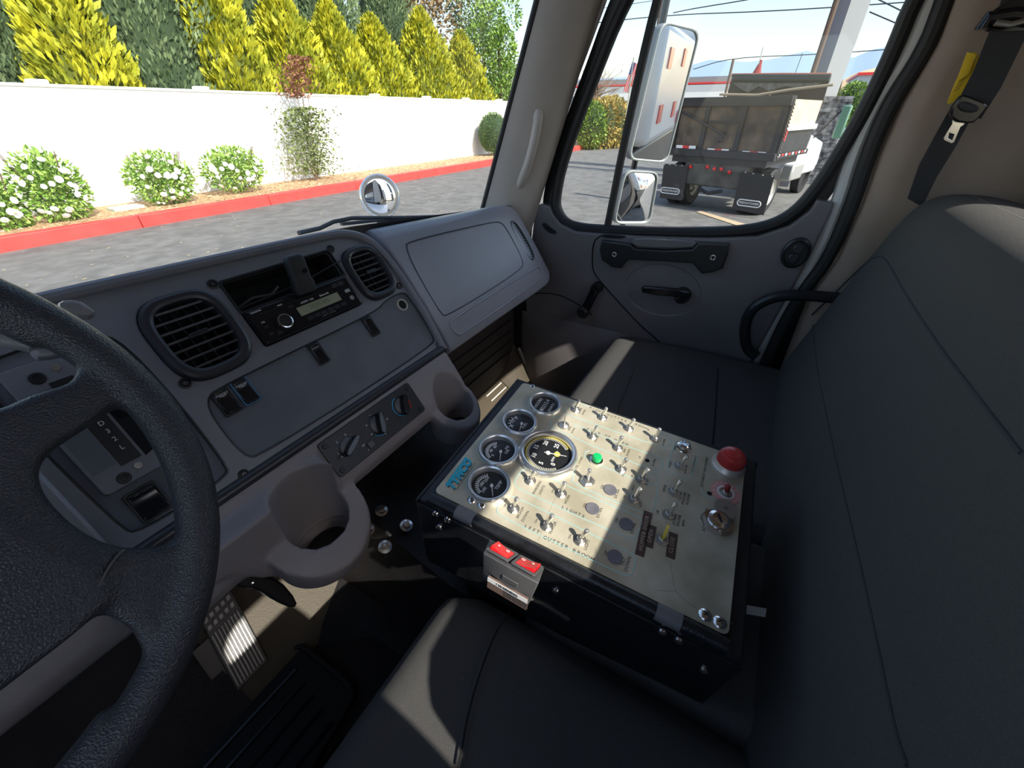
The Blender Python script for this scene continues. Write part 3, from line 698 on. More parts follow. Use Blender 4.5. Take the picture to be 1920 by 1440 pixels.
MB().prism(Fr((-.50, 0, 0), (0, 1, 0), (0, 0, 1), (1, 0, 0)), [(.55, -.998), (.605, -.996), (.975, -.733), (.98, -.738), (.61, -1.0)], 0, .525).build('shade_sheet', floor_m, thing('toe_shade_sheet', (-.25, .8, -.9), 'black sheet painting the shade on the toe board left of the accelerator', 'shade_sheet'))  # dark sheet paints in the shade over the tan driver toe board
# brake pedal
BQ = [(178, 1318), (262, 1345), (290, 1190), (235, 1180)]
BFr = Fr(onZ((220, 1330), -.90), (1, 0, 0), (0, .75, .66))
br = thing('brake_pedal', BFr.o, 'dark rubber-gridded brake pedal in the shadow below the wheel', 'pedal')
bq = [BFr.hit(p) for p in BQ]
plate('pedal_pad', BFr, bq, [], -.012, 0, rub_m, br, bevel=.003)
b = MB()
def bil2(s, t):
    (x0, y0), (x1, y1), (x2, y2), (x3, y3) = bq
    return ((x0*(1-s)+x1*s)*(1-t)+(x3*(1-s)+x2*s)*t, (y0*(1-s)+y1*s)*(1-t)+(y3*(1-s)+y2*s)*t)
for i in range(4):
    for j in range(6): b.prism(BFr, [bil2(.04+.24*i, .03+.162*j), bil2(.22+.24*i, .03+.162*j), bil2(.22+.24*i, .13+.162*j), bil2(.04+.24*i, .13+.162*j)], 0, .004)
b.build('pad_grid', mat('dusty_rubber', (.07, .068, .065), .7), br)
MB().tube([BFr.p(0, .10, -.012), BFr.p(-.02, .22, .0), BFr.p(.02, .32, .09)], .008, 8).build('pedal_arm', mat('grey_arm', (.2, .2, .19), .5), br)
# hanging black bracket under the left cup pod
hb = thing('pedal_bracket', (.12, .52, -.60), 'black cast bracket with two rivets hanging under the cup pod', 'bracket')
HB = Fr((.10, .50, -.585), (1, 0, 0), (0, .45, .89))
hbp = [HB.hit(p) for p in ((405, 1042), (440, 1036), (468, 1050), (484, 1076), (525, 1086), (560, 1128), (553, 1143), (520, 1130), (482, 1104), (455, 1105), (425, 1088), (400, 1084))]
plate('bracket_arm', HB, smooth(hbp, True, 1), [], -.035, 0, blk_m, hb, bevel=.004)
for p in ((470, 1079), (475, 1093)):
    a, b = HB.hit(p, 0); MB().lathe(HB.at(a, b), [(0, 0), (.004, 0), (.003, .002), (0, .003)], 12).build('rivet', chrome_m, hb)
# floor mat with ribs
mt = thing('floor_mat', (.05, .5, -1.0), 'black ribbed rubber floor mat with a raised rim below the pedals', 'floor mat')
def Zl(ps, z=-.985): return [tuple(onZ(p, z))[:2] for p in ps]
mo = Zl([(520, 1175), (655, 1280), (662, 1300), (655, 1320), (560, 1470)]) + [(-.35, .30), (-.35, .60)]
FZ = Fr((0, 0, -1.0), (1, 0, 0), (0, 1, 0))
plate('mat_sheet', FZ, smooth(mo, True, 1), [], 0, .012, rub_m, mt, bevel=.003)
MB().tube([V((a, b, -.986)) for a, b in smooth(mo, True, 2)], .006, 8, closed=True).build('mat_rim', rub_m, mt)
b = MB()
for i in range(9):
    y = .60-.035*i; b.tube([(-.25, y, -.988), (.105-.006*i, y-.01, -.988)], .0045, 6)
b.build('mat_rib', gloss_m, mt)
# tread lines and sill of the passenger footwell
sillp = [onZ(p, z) for p, z in (((986, 640), -.80), ((1000, 665), -.86), ((1030, 700), -.93), ((1060, 735), -.98), ((1110, 780), -.99))]
o = MB().tube([V((min(q.x, 1.285), q.y, q.z)) for q in sillp], .008, 8).build('trim_10', steel_m); struct(o)
pf_ = Fr((0, .60, -1.0), (1, 0, 0), (0, .825, .564))
rb_ = MB()
for i in range(6):
    rb_.tube([pf_.p(1.06, .10+.026*i, .004), pf_.p(1.17, .10+.026*i, .004)], .003, 6)
tag(rb_.build('anti_slip_strips', mat('pale_metal', (.6, .58, .54), .4)), 'row of short pale raised grip lines on the tan passenger toe board', 'grip strip')
o = MB().loft([[V((1.18+.12*s, y, z+.10*s*s)) for s in (0, .35, .7, 1.0)] + [V((1.32, y, z-.02)), V((1.18, y, z-.02))] for y, z in ((.50, -.99), (.62, -.98), (.80, -.86), (.95, -.76))]).build('trim_11', toe_m, ang=60); struct(o)

# ================================================================= SEATS
CZ = -.62
def cushion(name, x0, x1, parent, y0=-.30, y1=.275, z=CZ, puff=.012, m=fab_m, yr=None):
    nx, ny = 26, 22; r = .05
    def f(u, v):
        # v runs over the section: back top -> front top -> front face bottom
        L1 = (y1-r)-y0; L2 = r*math.pi/2; L3 = .14; s = v*(L1+L2+L3)
        if s < L1: y, zz = y0+s, z + puff*math.sin(math.pi*min(1, s/L1)) ; 
        elif s < L1+L2: t = (s-L1)/r; y, zz = y1-r+r*math.sin(t), z-r+r*math.cos(t)
        else: y, zz = y1, z-r-(s-L1-L2)
        e = min(u, 1-u); ee = max(0, 1-e/.06); 
        return (x0+(x1-x0)*u, y - .02*ee*ee*(1 if s >= L1 else 0), zz - .035*ee*ee)
    o = MB().sheet(f, nx, 40).build(name, m, parent, ang=180)
    return o
ds = thing('driver_seat', (-.05, 0, -.62), 'near dark cloth seat cushion with a sunlit front corner, left of the control box', 'seat')
cushion('seat_cushion', -.42, .282, ds)
def seam(name, pts, z, parent, r=.0016, m=None):
    p3 = [onZ(p, z+.0135) for p in pts]; return MB().tube([V(q) for q in smooth([tuple(p) for p in p3], False, 2)], r, 6).build(name, m or void_m, parent)
seam('cushion_seam', [(955, 1150), (925, 1190), (880, 1320), (860, 1440)], CZ, ds, .0012)
fr_e = [(-.3, .262, CZ-.004), (0, .262, CZ-.004), (.27, .262, CZ-.004)]
st_m = mat('pale_stitching', (.20, .20, .20), .8)
MB().box(WF, -.42, .28, -.30, .25, -.80, -.66).build('seat_base', blk_m, ds, bevel=.01)
bs = thing('bench_seat', (.78, 0, -.62), 'dark grey cloth passenger bench with a tall backrest along the right', 'seat')
cushion('seat_cushion', .60, 1.275, bs, y1=.325)
cushion('seat_cushion', .286, .598, bs, y1=.15, puff=.002)
MB().box(WF, .30, 1.27, -.30, .27, -.80, -.66).build('seat_base', blk_m, bs, bevel=.01)
seam('cushion_seam', [(1346, 690), (1342, 760), (1336, 832)], CZ, bs, .0012); seam('cushion_seam', [(1190, 690), (1170, 740), (1155, 780)], CZ, bs, .0008)
# backrest: one long padded back
def sec(s):                                            # section of the backrest in (y, z)
    pts = [(-.165, -.72), (-.160, -.60), (-.185, -.50), (-.215, -.38), (-.245, -.26), (-.262, -.20), (-.278, -.162), (-.302, -.141), (-.335, -.134), (-.385, -.136), (-.44, -.150), (-.468, -.19), (-.47, -.3), (-.46, -.72)]
    return pts
prof = smooth(sec(0), True, 2)
rings = []
X0, X1 = .02, 1.262
for x in [X0, X0+.004, X0+.015, X0+.04] + [X0+.04+(X1-X0-.10)*i/14 for i in range(1, 15)] + [X1-.04, X1-.02, X1-.008, X1]:
    e = min(x-X0, X1-x); k = max(0, 1-e/.055)**2 
    cyy, czz = -.33, -.42; dz = .010*min(1, max(0, (.36-x)/.30))
    rings.append([V((x, cyy+(y-cyy)*(1-.22*k), czz+(z-czz)*(1-.10*k) - (dz if z > -.4 else 0))) for y, z in prof])
MB().loft(rings).build('backrest', fab_m, bs, ang=180)
MB().loft([[V((x, y-.01*0, z+.075*(1 if z > -.4 else 0))) for y, z in prof] for x in (-.42, -.41, -.38, -.06, -.042, -.035)]).build('backrest', fab_m, ds, ang=60)  # unseen driver backrest, added and sized to block sun on the near cushion
BKF = Fr((.8, -.262, -.19), (-1, 0, 0), (0, .23, -.97))
def bk(p, off=.0):
    # seam point on the front face
    best = None
    for (y0, z0), (y1, z1) in zip(sec(0)[:-1], sec(0)[1:]):
        if y0 < -.30: break
        n = V((0, -(z1-z0), (y1-y0))); n.normalize(); 
        if n.y < 0: n = -n
        d = ray(p); den = n.dot(d)
        if abs(den) < 1e-6: continue
        q = d*((n.y*y0+n.z*z0)/den)
        t = (q.z-z0)/(z1-z0)
        if -.01 <= t <= 1.01: best = q + n*off
    return best
def bseam(name, pts, m, r):
    q = [bk(p, .0) for p in pts]; q = [tuple(x) for x in q if x is not None]
    if len(q) > 1: MB().tube([V(x) for x in smooth(q, False, 2)], r, 6).build(name, m, bs)
bseam('piping_seam', [(1512, 600), (1560, 555), (1610, 505), (1640, 480), (1660, 482), (1690, 540), (1750, 635), (1830, 740), (1915, 850)], fab2_m, .0022)
bseam('back_seam', [(1524, 610), (1530, 680), (1560, 830), (1600, 1000), (1640, 1180), (1680, 1380), (1700, 1435)], fab2_m, .0018)
MB().tube([(.40, -.345, -.1358), (.8, -.345, -.1350), (X1-.06, -.345, -.1358)], .0012, 6).build('top_stitching', st_m, bs)
# bar beside the bench
gbar = px_tube('seat_side_bar', [(1418, 668), (1400, 655), (1395, 620), (1405, 582), (1440, 560), (1480, 553), (1530, 555), (1580, 560)], 1.245, .0145, metalblk_m)
tag(gbar, 'black bent steel bar rising beside the far end of the bench', 'bar')
# white scrap of paper between cushion and backrest
q = onZ((1450, 1152), -.60); f = Fr(q, (.35, -1, 0), (1, .35, 0.2))
tag(MB().box(f, -.045, .045, -.006, .006, 0, .0015).build('paper_strip', wprint_m), 'thin white strip sticking out behind the control box', 'paper')

# ================================================================= SEAT BELT
belt_m = mat('black_belt_webbing', (.03, .031, .033), .75, bump=.5, bscale=900)
sb = thing('seat_belt', onX((1850, 120), 1.22), 'black seat belt hanging from a guide loop with a steel buckle tongue', 'seat belt')
def strap(name, cpts, wpx, x, parent, m, th=.0015):
    L = []; Rr = []
    rings = []
    for (p, wd) in zip(cpts, wpx):
        a = onX((p[0]-wd*.86, p[1]-wd*.5), x); b_ = onX((p[0]+wd*.86, p[1]+wd*.5), x)
        rings.append([a, b_, b_+V((-th, 0, 0)), a+V((-th, 0, 0))])
    return MB().loft(rings).build(name, m, parent)
strap('webbing', [(1935, -60), (1895, 50), (1850, 150), (1815, 210)], [36, 34, 30, 27], 1.225, sb, belt_m)
strap('webbing', [(1805, 205), (1772, 265), (1740, 320), (1715, 380)], [22, 22, 20, 16], 1.252, sb, belt_m)
# guide loop at the top
f = Fr(onX((1878, 45), 1.22), (0, -1, 0), (0, 0, 1), (-1, 0, 0)); 
MB().tube([onX(p, 1.215) for p in ((1842, 55), (1852, 35), (1900, 28), (1945, 35))], .011, 10).build('guide_loop', gloss_m, sb)
MB().tube([onX(p, 1.205) for p in ((1866, 42), (1895, 46), (1925, 38))], .0045, 8).build('guide_pin', steel_m, sb)
plate('guide_plate', Fr((1.235, 0, 0), (0, -1, 0), (0, 0, 1), (-1, 0, 0)), smooth([side.hit((p[0], p[1]), .065) for p in ((1838, 60), (1845, 30), (1890, 0), (1950, -30), (1960, 60), (1880, 65))], True, 2), [], 0, .012, gloss_m, sb, bevel=.003)
# latch plate housing + tongue
tf = Fr((1.222, 0, 0), (0, -1, 0), (0, 0, 1), (-1, 0, 0))
T = lambda *pts: [tf.hit(p) for p in pts]
lp = plate('latch_plate', tf, smooth(T((1776, 210), (1795, 180), (1806, 177), (1850, 195), (1845, 205), (1828, 226), (1815, 232), (1785, 228)), True, 1), [], 0, .014, gloss_m, sb, bevel=.003)
plate('plate_roll', tf, smooth(T((1790, 200), (1800, 188), (1833, 200), (1824, 212), (1800, 210)), True, 1), [], .010, .020, rub_m, lp, bevel=.003)
plate('buckle_tongue', tf, T((1784, 220), (1809, 228), (1806, 234), (1800, 238), (1788, 266), (1783, 269), (1769, 263), (1768, 258), (1784, 232)), [T((1779, 249), (1788, 252), (1784, 262), (1776, 259))], .002, .0045, chrome_m, sb, bevel=.0006)
yt = mat('yellow_tag', (.75, .52, .02), .55, var=.1)
tgf = Fr((1.245, 0, 0), (0, -1, 0), (0, 0, 1), (-1, 0, 0))
G = lambda *pts: [tgf.hit(p) for p in pts]
tg = thing('warning_tag', onX((1800, 150), 1.24), 'yellow folded warning tag behind the seat belt webbing', 'tag')
plate('tag_sheet', tgf, G((1776, 192), (1790, 155), (1822, 98), (1832, 100), (1822, 128), (1834, 100), (1840, 130), (1800, 185), (1778, 196)), [], 0, .0015, yt, tg, bevel=.0003)
plate('tag_flap', tgf.at(0, 0, .004), G((1793, 148), (1812, 98), (1830, 102), (1815, 140), (1795, 152)), [], 0, .0012, yt, tg, bevel=.0003)
plate('tag_corner', tgf, G((1866, 152), (1884, 122), (1902, 98), (1899, 110), (1880, 145), (1868, 156)), [], 0, .0012, yt, tg, bevel=.0003)
b = MB()
for i in range(7):
    a0, b0 = G((1786+3.5*i, 172-6*i))[0]; b.box(tgf.rot(-25), 0, 0, 0, 0, 0, 0) if False else b.box(Fr(tgf.p(a0, b0, .0016), tgf.u, tgf.v, tgf.n).rot(35), 0, .010, 0, .0008, 0, .0003)
b.build('tag_print', print_m, tg)
# ================================================================= SWEEPER CONTROL BOX
CF = Fr((.300, .046, -.469), (.99698, .0374, .0681), (-.04409, .9965, .0710))
con = thing('control_box', (.45, .1, -.60), 'black steel control box topped by a brushed panel of gauges and toggle switches', 'control box')
ZC = lambda x, y: (780+x/2.5712, 680+y/2.5712)
def C(x, y, off=0.): return CF.hit(ZC(x, y), off)
tlc, blc, brc, trc = CF.hit((978, 713), 0), CF.hit((822, 922), 0), CF.hit((1365, 1200), 0), CF.hit((1397, 866), 0)
a0 = (tlc[0]*0+blc[0]+brc[0])/2; a1 = (tlc[0]+trc[0])/2; b1 = (tlc[1]+blc[1])/2; b0 = (brc[1]+trc[1])/2
holes_px = [(935, 615), (850, 705), (1012, 780), (958, 938)]
pan = plate('control_panel', CF, rrect(a0, a1, b0, b1, .008, 4), [], -.0015, .0008, alu_m, con, bevel=.0004)
# box: lid rim, left flange and skirts
MB().box(CF, a0-.018, a1+.010, b0-.018, b1+.014, -.10, -.003).build('box_body', metalblk_m, con, bevel=.003)
o = MB().box(CF, a0-.020, a0-.016, b0-.020, b1+.016, -.175, -.012).build('side_skirt', metalblk_m, con, bevel=.001)
MB().box(CF, a1+.004, a1+.012, b0-.020, b1+.016, -.175, -.006).build('side_skirt', metalblk_m, con, bevel=.001)
MB().box(CF, a0-.020, a1+.010, b1+.014, b1+.018, -.165, -.004).build('front_skirt', metalblk_m, con, bevel=.001)
# hinge along the driver's side edge
MB().tube([CF.p(a0-.010, b0+.0, -.001), CF.p(a0-.010, b1-.0, -.001)], .0085, 14).build('hinge_rod', metalblk_m, con)
for x, y in ((245, 728), (1215, 1228)):
    a, b = C(x, y); MB().tube([CF.p(a0-.010, b-.014, -.001), CF.p(a0-.010, b+.014, -.001)], .0098, 14).build('hinge_knuckle', mat('worn_grey_steel', (.16, .16, .17), .45), con)
def screw(F, a, b, r, m=chrome_m, parent=con, name='screw'):
    s = MB().lathe(F.at(a, b), [(0, 0), (r, 0), (r, r*.25), (r*.7, r*.55), (r*.3, r*.65), (0, r*.66)], 18).build(name, m, parent)
    q = F.at(a, b, r*.62).rot(random.uniform(0, 90)); MB().box(q, -r*.45, r*.45, -r*.09, r*.09, 0, r*.10).box(q, -r*.09, r*.09, -r*.45, r*.45, 0, r*.10).build('cross_slot', print_m, s)
for x, y, r in ((560, 114, .0050), (270, 662, .0064), (318, 685, .0064), (1568, 480, .0045), (1393, 1218, .0075), (1463, 1255, .0075)):
    a, b = C(x, y); screw(CF, a, b, r)
LF = Fr(CF.p(a0-.020, b0, 0), -CF.v, CF.n, -CF.u)         # driver-facing skirt, a runs towards the seat back
for p in ((818, 962), (841, 973), (825, 987), (1043, 1107), (1242, 1184), (1273, 1200), (1320, 1256)):
    a, b = LF.hit(p); MB().lathe(LF.at(a, b), [(0, 0), (.0055, 0), (.005, .0025), (.003, .004), (0, .0045)], 14).build('side_bolt', chrome_m, con)
# gauges
bezel_m = mat('satin_bezel', (.80, .80, .79), .28, .9)
dial_m = mat('dial_black', (.012, .013, .014), .5)
def gauge(x, y, r, kind):
    a, b = C(x, y, .010); f = CF.at(a, b, .0008)
    g = MB().lathe(f, [(r*.76, 0), (r, 0), (r, .004), (r*.985, .0080), (r*.93, .0108), (r*.88, .0108), (r*.84, .0092), (r*.80, .0090), (r*.77, .0040)], 44).build('gauge', bezel_m, con)
    g['label'] = {'t': 'large tachometer with a chrome bezel'}.get(kind, 'small round gauge with a chrome bezel')
    MB().lathe(f, [(0, .0022), (r*.79, .0022), (r*.79, .003), (0, .003)], 36).build('dial', dial_m, g)
    t = bmesh.new(); mb = MB(); f2 = f.at(0, 0, .0031)
    fr = f2.rot(0)
    if kind == 't':
        for i in range(56):
            an = R(225-270*i/55); r0, r1 = r*.62, r*.70
            q = f2.rot(math.degrees(an)); mb.box(q, r0, r1, -.0005, .0005, 0, .0003)
        for i, s in enumerate(('0', '5', '10', '15', '20', '25')):
            an = R(225-270*i/5.6); text_into(t, s, f2.at(r*.47*math.cos(an), r*.47*math.sin(an), .0), r*.21, bold=.0002)
        text_into(t, 'RPM x100', f2.at(0, -r*.25, 0), r*.12)
        ylw = MB(); ylw.tube([f2.p(r*.72*math.cos(R(225-270*i/40)), r*.72*math.sin(R(225-270*i/40)), .0002) for i in range(41)], .0011, 6)
        ylw.lathe(f2.at(r*.12, -r*.28, .0), [(0, 0), (.005, 0), (.005, .0004), (0, .0004)], 16)
        ylw.build('yellow_mark', mat('dial_yellow', (.75, .62, .12), .5), g)
        nd = 228
    elif kind == 'h':
        mb.box(f2, -r*.5, -r*.44, -r*.12, r*.12, 0, .0003)
        text_into(t, 'HOURS', f2.at(0, r*.42, 0).rot(0), r*.28); text_into(t, '00213.4', f2.at(0, 0, 0), r*.34); text_into(t, 'QUARTZ', f2.at(0, -r*.4, 0), r*.2)
        nd = None
    else:
        n = {'f': 5, 'o': 15, 'w': 13}[kind]
        for i in range(n):
            an = 150-120*i/(n-1) if kind != 'f' else 130-90*i/(n-1)
            mb.box(f2.rot(an+10), r*.50, r*.64, -.0007, .0007, 0, .0003)
        mb.tube([f2.p(r*.5*math.cos(R(160-120*i/16)), r*.5*math.sin(R(160-120*i/16)), .0002) for i in range(17)], .0005, 5)
        for s, an, rr in ({'f': (('E', 140, .42), ('1/2', 95, .4), ('F', 48, .42), ('FUEL', 270, .3)), 'o': (('0', 160, .36), ('40', 110, .36), ('80', 55, .36), ('OIL', 300, .42), ('PSI', 330, .5)), 'w': (('100', 165, .34), ('180', 110, .34), ('250', 50, .36), ('TEMP', 300, .42))}[kind]):
            text_into(t, s, f2.at(r*rr*math.cos(R(an)), r*rr*math.sin(R(an))), r*.22)
        nd = {'f': 215, 'o': 225, 'w': 235}[kind]
    t2 = bmesh.new(); me = bm_mesh(mb); t2.from_mesh(me); tm = bpy.data.meshes.new('q'); t.to_mesh(tm); t2.from_mesh(tm); t.free()
    mb = MB(); mb.b = t2; mb.build('dial_marks', wprint_m, g)
    if nd is not None:
        L = r*(.62 if kind == 't' else .55); off = (0, 0) if kind == 't' else (.0, -r*.12)
        q = f.at(off[0], off[1], .0045).rot({'t': 285, 'f': 195, 'o': 205, 'w': 215}[kind])
        nn = MB(); nn.prism(q, [(-r*.12, -.0008), (L, -.0004), (L, .0004), (-r*.12, .0008)], 0, .0006); nn.lathe(q, [(0, 0), (r*.08, 0), (r*.07, .0015), (0, .0015)], 14)
        nn.build('needle', wprint_m, g)
    MB().lathe(f, [(0, .0070), (r*.80, .0066), (r*.80, .0072), (0, .0078)], 32).build('lens', lens_m, g)
gauge(622, 192, .0305, 'h'); gauge(500, 280, .0310, 'f'); gauge(398, 415, .0325, 'o'); gauge(354, 578, .0325, 'w'); gauge(637, 425, .0475, 't')
# toggle switches
def toggle(x, y, tilt=(.35, -.2), kind='n'):
    a, b = C(x, y); f = CF.at(a, b, .0008)
    hexa = [(.0072*math.cos(R(60*i+15)), .0072*math.sin(R(60*i+15))) for i in range(6)]
    mb = MB()
    mb.lathe(f, [(0, 0), (.0086, 0), (.0086, .0007), (0, .0007)], 22)
    if kind == 'big': mb.lathe(f, [(0, 0), (.0115, 0), (.0115, .003), (.008, .006), (0, .006)], 6)
    if kind == 'thin': mb.lathe(f, [(0, 0), (.0095, 0), (.0085, .003), (.0045, .006), (0, .006)], 22)
    else: mb.prism(f, hexa, .0007, .0030)
    mb.lathe(f, [(0, 0), (.0050, 0), (.0050, .0052), (.0042, .0060), (.0032, .0048), (0, .0048)], 18)
    tg_ = mb.build('toggle_switch', steel_m, con, ang=25)
    d = (CF.n + CF.u*tilt[0] + CF.v*tilt[1]).normalized(); p0 = f.p(0, 0, .004)
    if kind == 'thin': r_, ln, mm = [.0016, .0010, .0007], .023, steel_m
    elif kind == 'red': r_, ln, mm = [.0028, .004, .0042], .012, mat('dark_red_boot', (.25, .02, .02), .5)
    else: r_, ln, mm = [.0018, .0028, .0033], .019, mat('satin_lever', (.72, .70, .64), .25, .85)
    if kind == 'flat':
        mm = mat('yellow_lever_sleeve', (.75, .58, .08), .45); q = Fr(p0, CF.u, d.cross(CF.u)*-1, d)
        lv = MB().loft([[q.p(s*w_, t*.0016, h) for s, t in ((-1, -1), (1, -1), (1, 1), (-1, 1))] for h, w_ in ((0, .002), (.008, .0035), (.020, .0042), (.022, .003))])
        lv.build('lever', mm, tg_)
    else:
        lv = MB(); lv.tube([p0, p0+d*ln*.5, p0+d*ln*.9, p0+d*ln, p0+d*ln*1.03], [r_[0], r_[1], r_[2], r_[2]*.8, r_[2]*.3], 12); lv.build('lever', mm, tg_, ang=60)
    return tg_
for x, y in ((768, 228), (895, 265), (1022, 318), (1150, 370), (848, 355), (970, 412), (985, 515), (1083, 565), (1048, 660), (550, 570), (698, 632), (470, 705), (630, 788), (790, 858), (1268, 500), (1240, 625), (1216, 735)):
    toggle(x, y, (random.uniform(.15, .4), random.uniform(-.3, -.05)))
toggle(712, 305, (0, 0), 'thin'); toggle(825, 575, (.3, .1), 'big'); toggle(1185, 858, (.2, 0), 'flat'); 
def disc(x, y, r, h, m, name='blanking_plug', prof=None, off=.0008):
    a, b = C(x, y); return MB().lathe(CF.at(a, b, off), prof or [(0, 0), (r, 0), (r, h*.6), (r*.85, h), (0, h)], 28).build(name, m, con)
plug_m = mat('grey_plug', (.14, .14, .16), .45)
for x, y in holes_px: disc(x, y, .0098, .0014, plug_m, prof=[(0, 0), (.0098, 0), (.0094, .0012), (.007, .0012), (.005, .0006), (0, .0006)])
for x, y in ((1113, 473), (1413, 632)): disc(x, y, .0036, .0004, void_m, 'open_hole')
g_ = disc(868, 473, .0, 0, chrome_m, 'push_button', [(0, 0), (.0105, 0), (.010, .003), (.0078, .004), (0, .004)]); g_['label'] = 'green push button'
a, b = C(868, 473); MB().lathe(CF.at(a, b, .003), [(0, 0), (.0074, 0), (.0074, .007), (.0062, .009), (0, .0095)], 24).build('button_cap', mat('green_button', (.01, .50, .14), .3), g_)
g_ = disc(1288, 412, 0, 0, chrome_m, 'push_button', [(0, 0), (.0125, 0), (.0115, .002), (.0085, .003), (.0085, .009), (.006, .0105), (.0052, .0085), (0, .0085)]); g_['label'] = 'chrome button with a central dimple'
# red domed lamp
a, b = C(1497, 505); f = CF.at(a, b, .0008)
lamp = MB().lathe(f, [(0, 0), (.0245, 0), (.0245, .006), (.0215, .010), (.0200, .014), (0, .014)], 40).build('warning_lamp', mat('lamp_base', (.62, .55, .50), .35, .5), con)
prof = [(0, .013), (.0200, .013)]
for i in range(7):
    h = .014 + .0030*i; rr = .0200*math.sqrt(max(.05, 1-((i-1.2)/6.2)**2)) if i > 1 else .0200
    prof += [(rr, h), (rr, h+.0012), (rr*.90, h+.0018), (rr*.90, h+.0026)]
prof += [(.006, .037), (0, .038)]
MB().lathe(f, prof, 40).build('red_dome', mat('red_lens', (.50, .05, .05), .22), lamp, ang=20)
# red toggle in its red and white ring
a, b = C(1490, 628); f = CF.at(a, b, .0008)
dsk = MB().lathe(f, [(.0085, 0), (.0205, 0), (.0205, .0006), (.0085, .0006)], 40).build('ring_label', mat('pale_red_label', (.72, .33, .30), .5), con)
mb = MB(); mb.lathe(f, [(.0092, .0004), (.0125, .0004), (.0125, .0010), (.0092, .0010)], 30)
t = bmesh.new(); t.from_mesh(bm_mesh(mb))
for i in range(14):
    an = 360*i/14; q = f.rot(an); q = q.at(.0165, 0, .0008).rot(-90); text_into(t, 'NORMAL PULL ON'[i], q, .0042)
mb = MB(); mb.b = t; mb.build('ring_print', wprint_m, dsk)
toggle(1490, 632, (.1, .2), 'red')
# key switch with key and fob
a, b = C(1450, 775); f = CF.at(a, b, .0008)
kx = MB().prism(f, [(.0190*math.cos(R(60*i+20)), .0190*math.sin(R(60*i+20))) for i in range(6)], 0, .0055)
kx.lathe(f, [(0, 0), (.0205, 0), (.0205, .0012), (0, .0012)], 30); kx.lathe(f, [(0, .004), (.0145, .004), (.0140, .010), (.0095, .012), (0, .011)], 30)
kx = kx.build('key_switch', chrome_m, con, ang=25)
MB().box(f.rot(25), -.0065, .0065, -.0011, .0011, .0108, .0123).build('key_slot', void_m, kx)
a2, b2 = C(1482, 722); q = CF.at(a2, b2, .008)
MB().lathe(q, [(.003, 0), (.0155, 0), (.0155, .0018), (.003, .0018)], 32).build('key_disc', steel_m, kx)
# embossed tape labels
tape_m = mat('brown_label_tape', (.075, .045, .032), .5)
def tape(x, y, L, txt):
    a, b = C(x, y); f = CF.at(a, b, .0009).rot(4)
    o = MB().box(f, -L/2, L/2, -.0058, .0058, 0, .0005).build('embossed_tape', tape_m, con)
    t = bmesh.new(); text_into(t, txt, f.at(0, 0, .0006), .0074, spacing=1.12); mb = MB(); mb.b = t; mb.build('tape_lettering', mat('tape_letters', (.45, .36, .30), .6), o)
tape(1098, 822, .070, 'HOPPER DOOR'); tape(1128, 838, .034, 'OPEN'); tape(1232, 882, .038, 'CLOSE')
# printed words
t = bmesh.new()
A_ = [('BROOM', 503, 724, 44), ('DOWN', 527, 742, 44), ('UP', 430, 690, 34), ('ON', 580, 765, 36), ('WATER', 660, 797, 48), ('ON', 742, 840, 36), ('LIGHT', 824, 880, 46),
      ('WARNING', 583, 603, 44), ('LIGHTS', 606, 615, 44), ('ON', 520, 552, 36), ('WORK', 729, 660, 44), ('ON', 660, 620, 36), ('ON', 896, 600, 40), ('EXTRA', 968, 633, 46), ('ON', 812, 690, 40), ('EXTRA', 884, 725, 46),
      ('ON', 967, 762, 42), ('EXTRA', 1046, 800, 46), ('UP', 915, 920, 44), ('TILT', 997, 960, 52), ('DOWN', 1020, 972, 52), ('WATER SYSTEM', 782, 493, 40), ('HOPPER', 1004, 528, 42), ('UP', 858, 580, 38),
      ('HIGH', 1046, 605, 38), ('OUTPUT', 1078, 622, 38), ('RIGHT', 1113, 576, 38), ('LEFT', 1083, 684, 42), ('ON', 1005, 648, 36), ('ON', 1040, 548, 34), ('BROOM', 790, 233, 34), ('DOWN', 808, 240, 34), ('WATER', 915, 272, 34), ('LIGHT', 1043, 325, 34),
      ('UP', 1118, 325, 36), ('DOWN', 1193, 385, 38), ('HEAD', 740, 318, 34), ('DOWN', 757, 328, 34), ('WATER', 870, 368, 38), ('BAR', 1004, 425, 38), ('DOWN', 1022, 435, 38), ('UP', 1078, 458, 36), ('DOWN', 1146, 482, 38),
      ('SWEEP', 1224, 492, 38), ('AUX ON', 1299, 515, 38), ('AUX HYDRAULIC', 1340, 490, 40), ('AUTOMATIC SHUT-DOWN', 1389, 527, 42), ('OPEN', 1197, 608, 44), ('CLOSE', 1272, 643, 44), ('PRESSURE', 1290, 655, 44), ('BLEEDER', 1310, 660, 44),
      ('UP', 1165, 722, 44), ('DOWN', 1247, 757, 44), ('ENGINE', 1266, 762, 44), ('RPM', 1289, 776, 44), ('ACC', 1388, 797, 48), ('OFF', 1377, 748, 46), ('ON', 1400, 717, 46), ('SPEED', 1248, 412, 34)]
for s, x, y, k in A_:
    a, b = C(x, y); text_into(t, s, CF.at(a, b, .0009), .000125*k, .00012)
def runB(s, pts, size):
    # letters marching towards the seat back, tops to the right
    (x0, y0), (x1, y1) = pts; n = len(s)
    for i, ch in enumerate(s):
        if ch == ' ': continue
        k = i/(n-1); a, b = C(x0+(x1-x0)*k, y0+(y1-y0)*k); text_into(t, ch, CF.at(a, b, .0009).rot(-90), size, .00012)
runB('LEFT', ((530, 792), (588, 818)), .0072); runB('GUTTER', ((622, 845), (725, 890)), .0072); runB('BROOM', ((762, 908), (850, 950)), .0072)
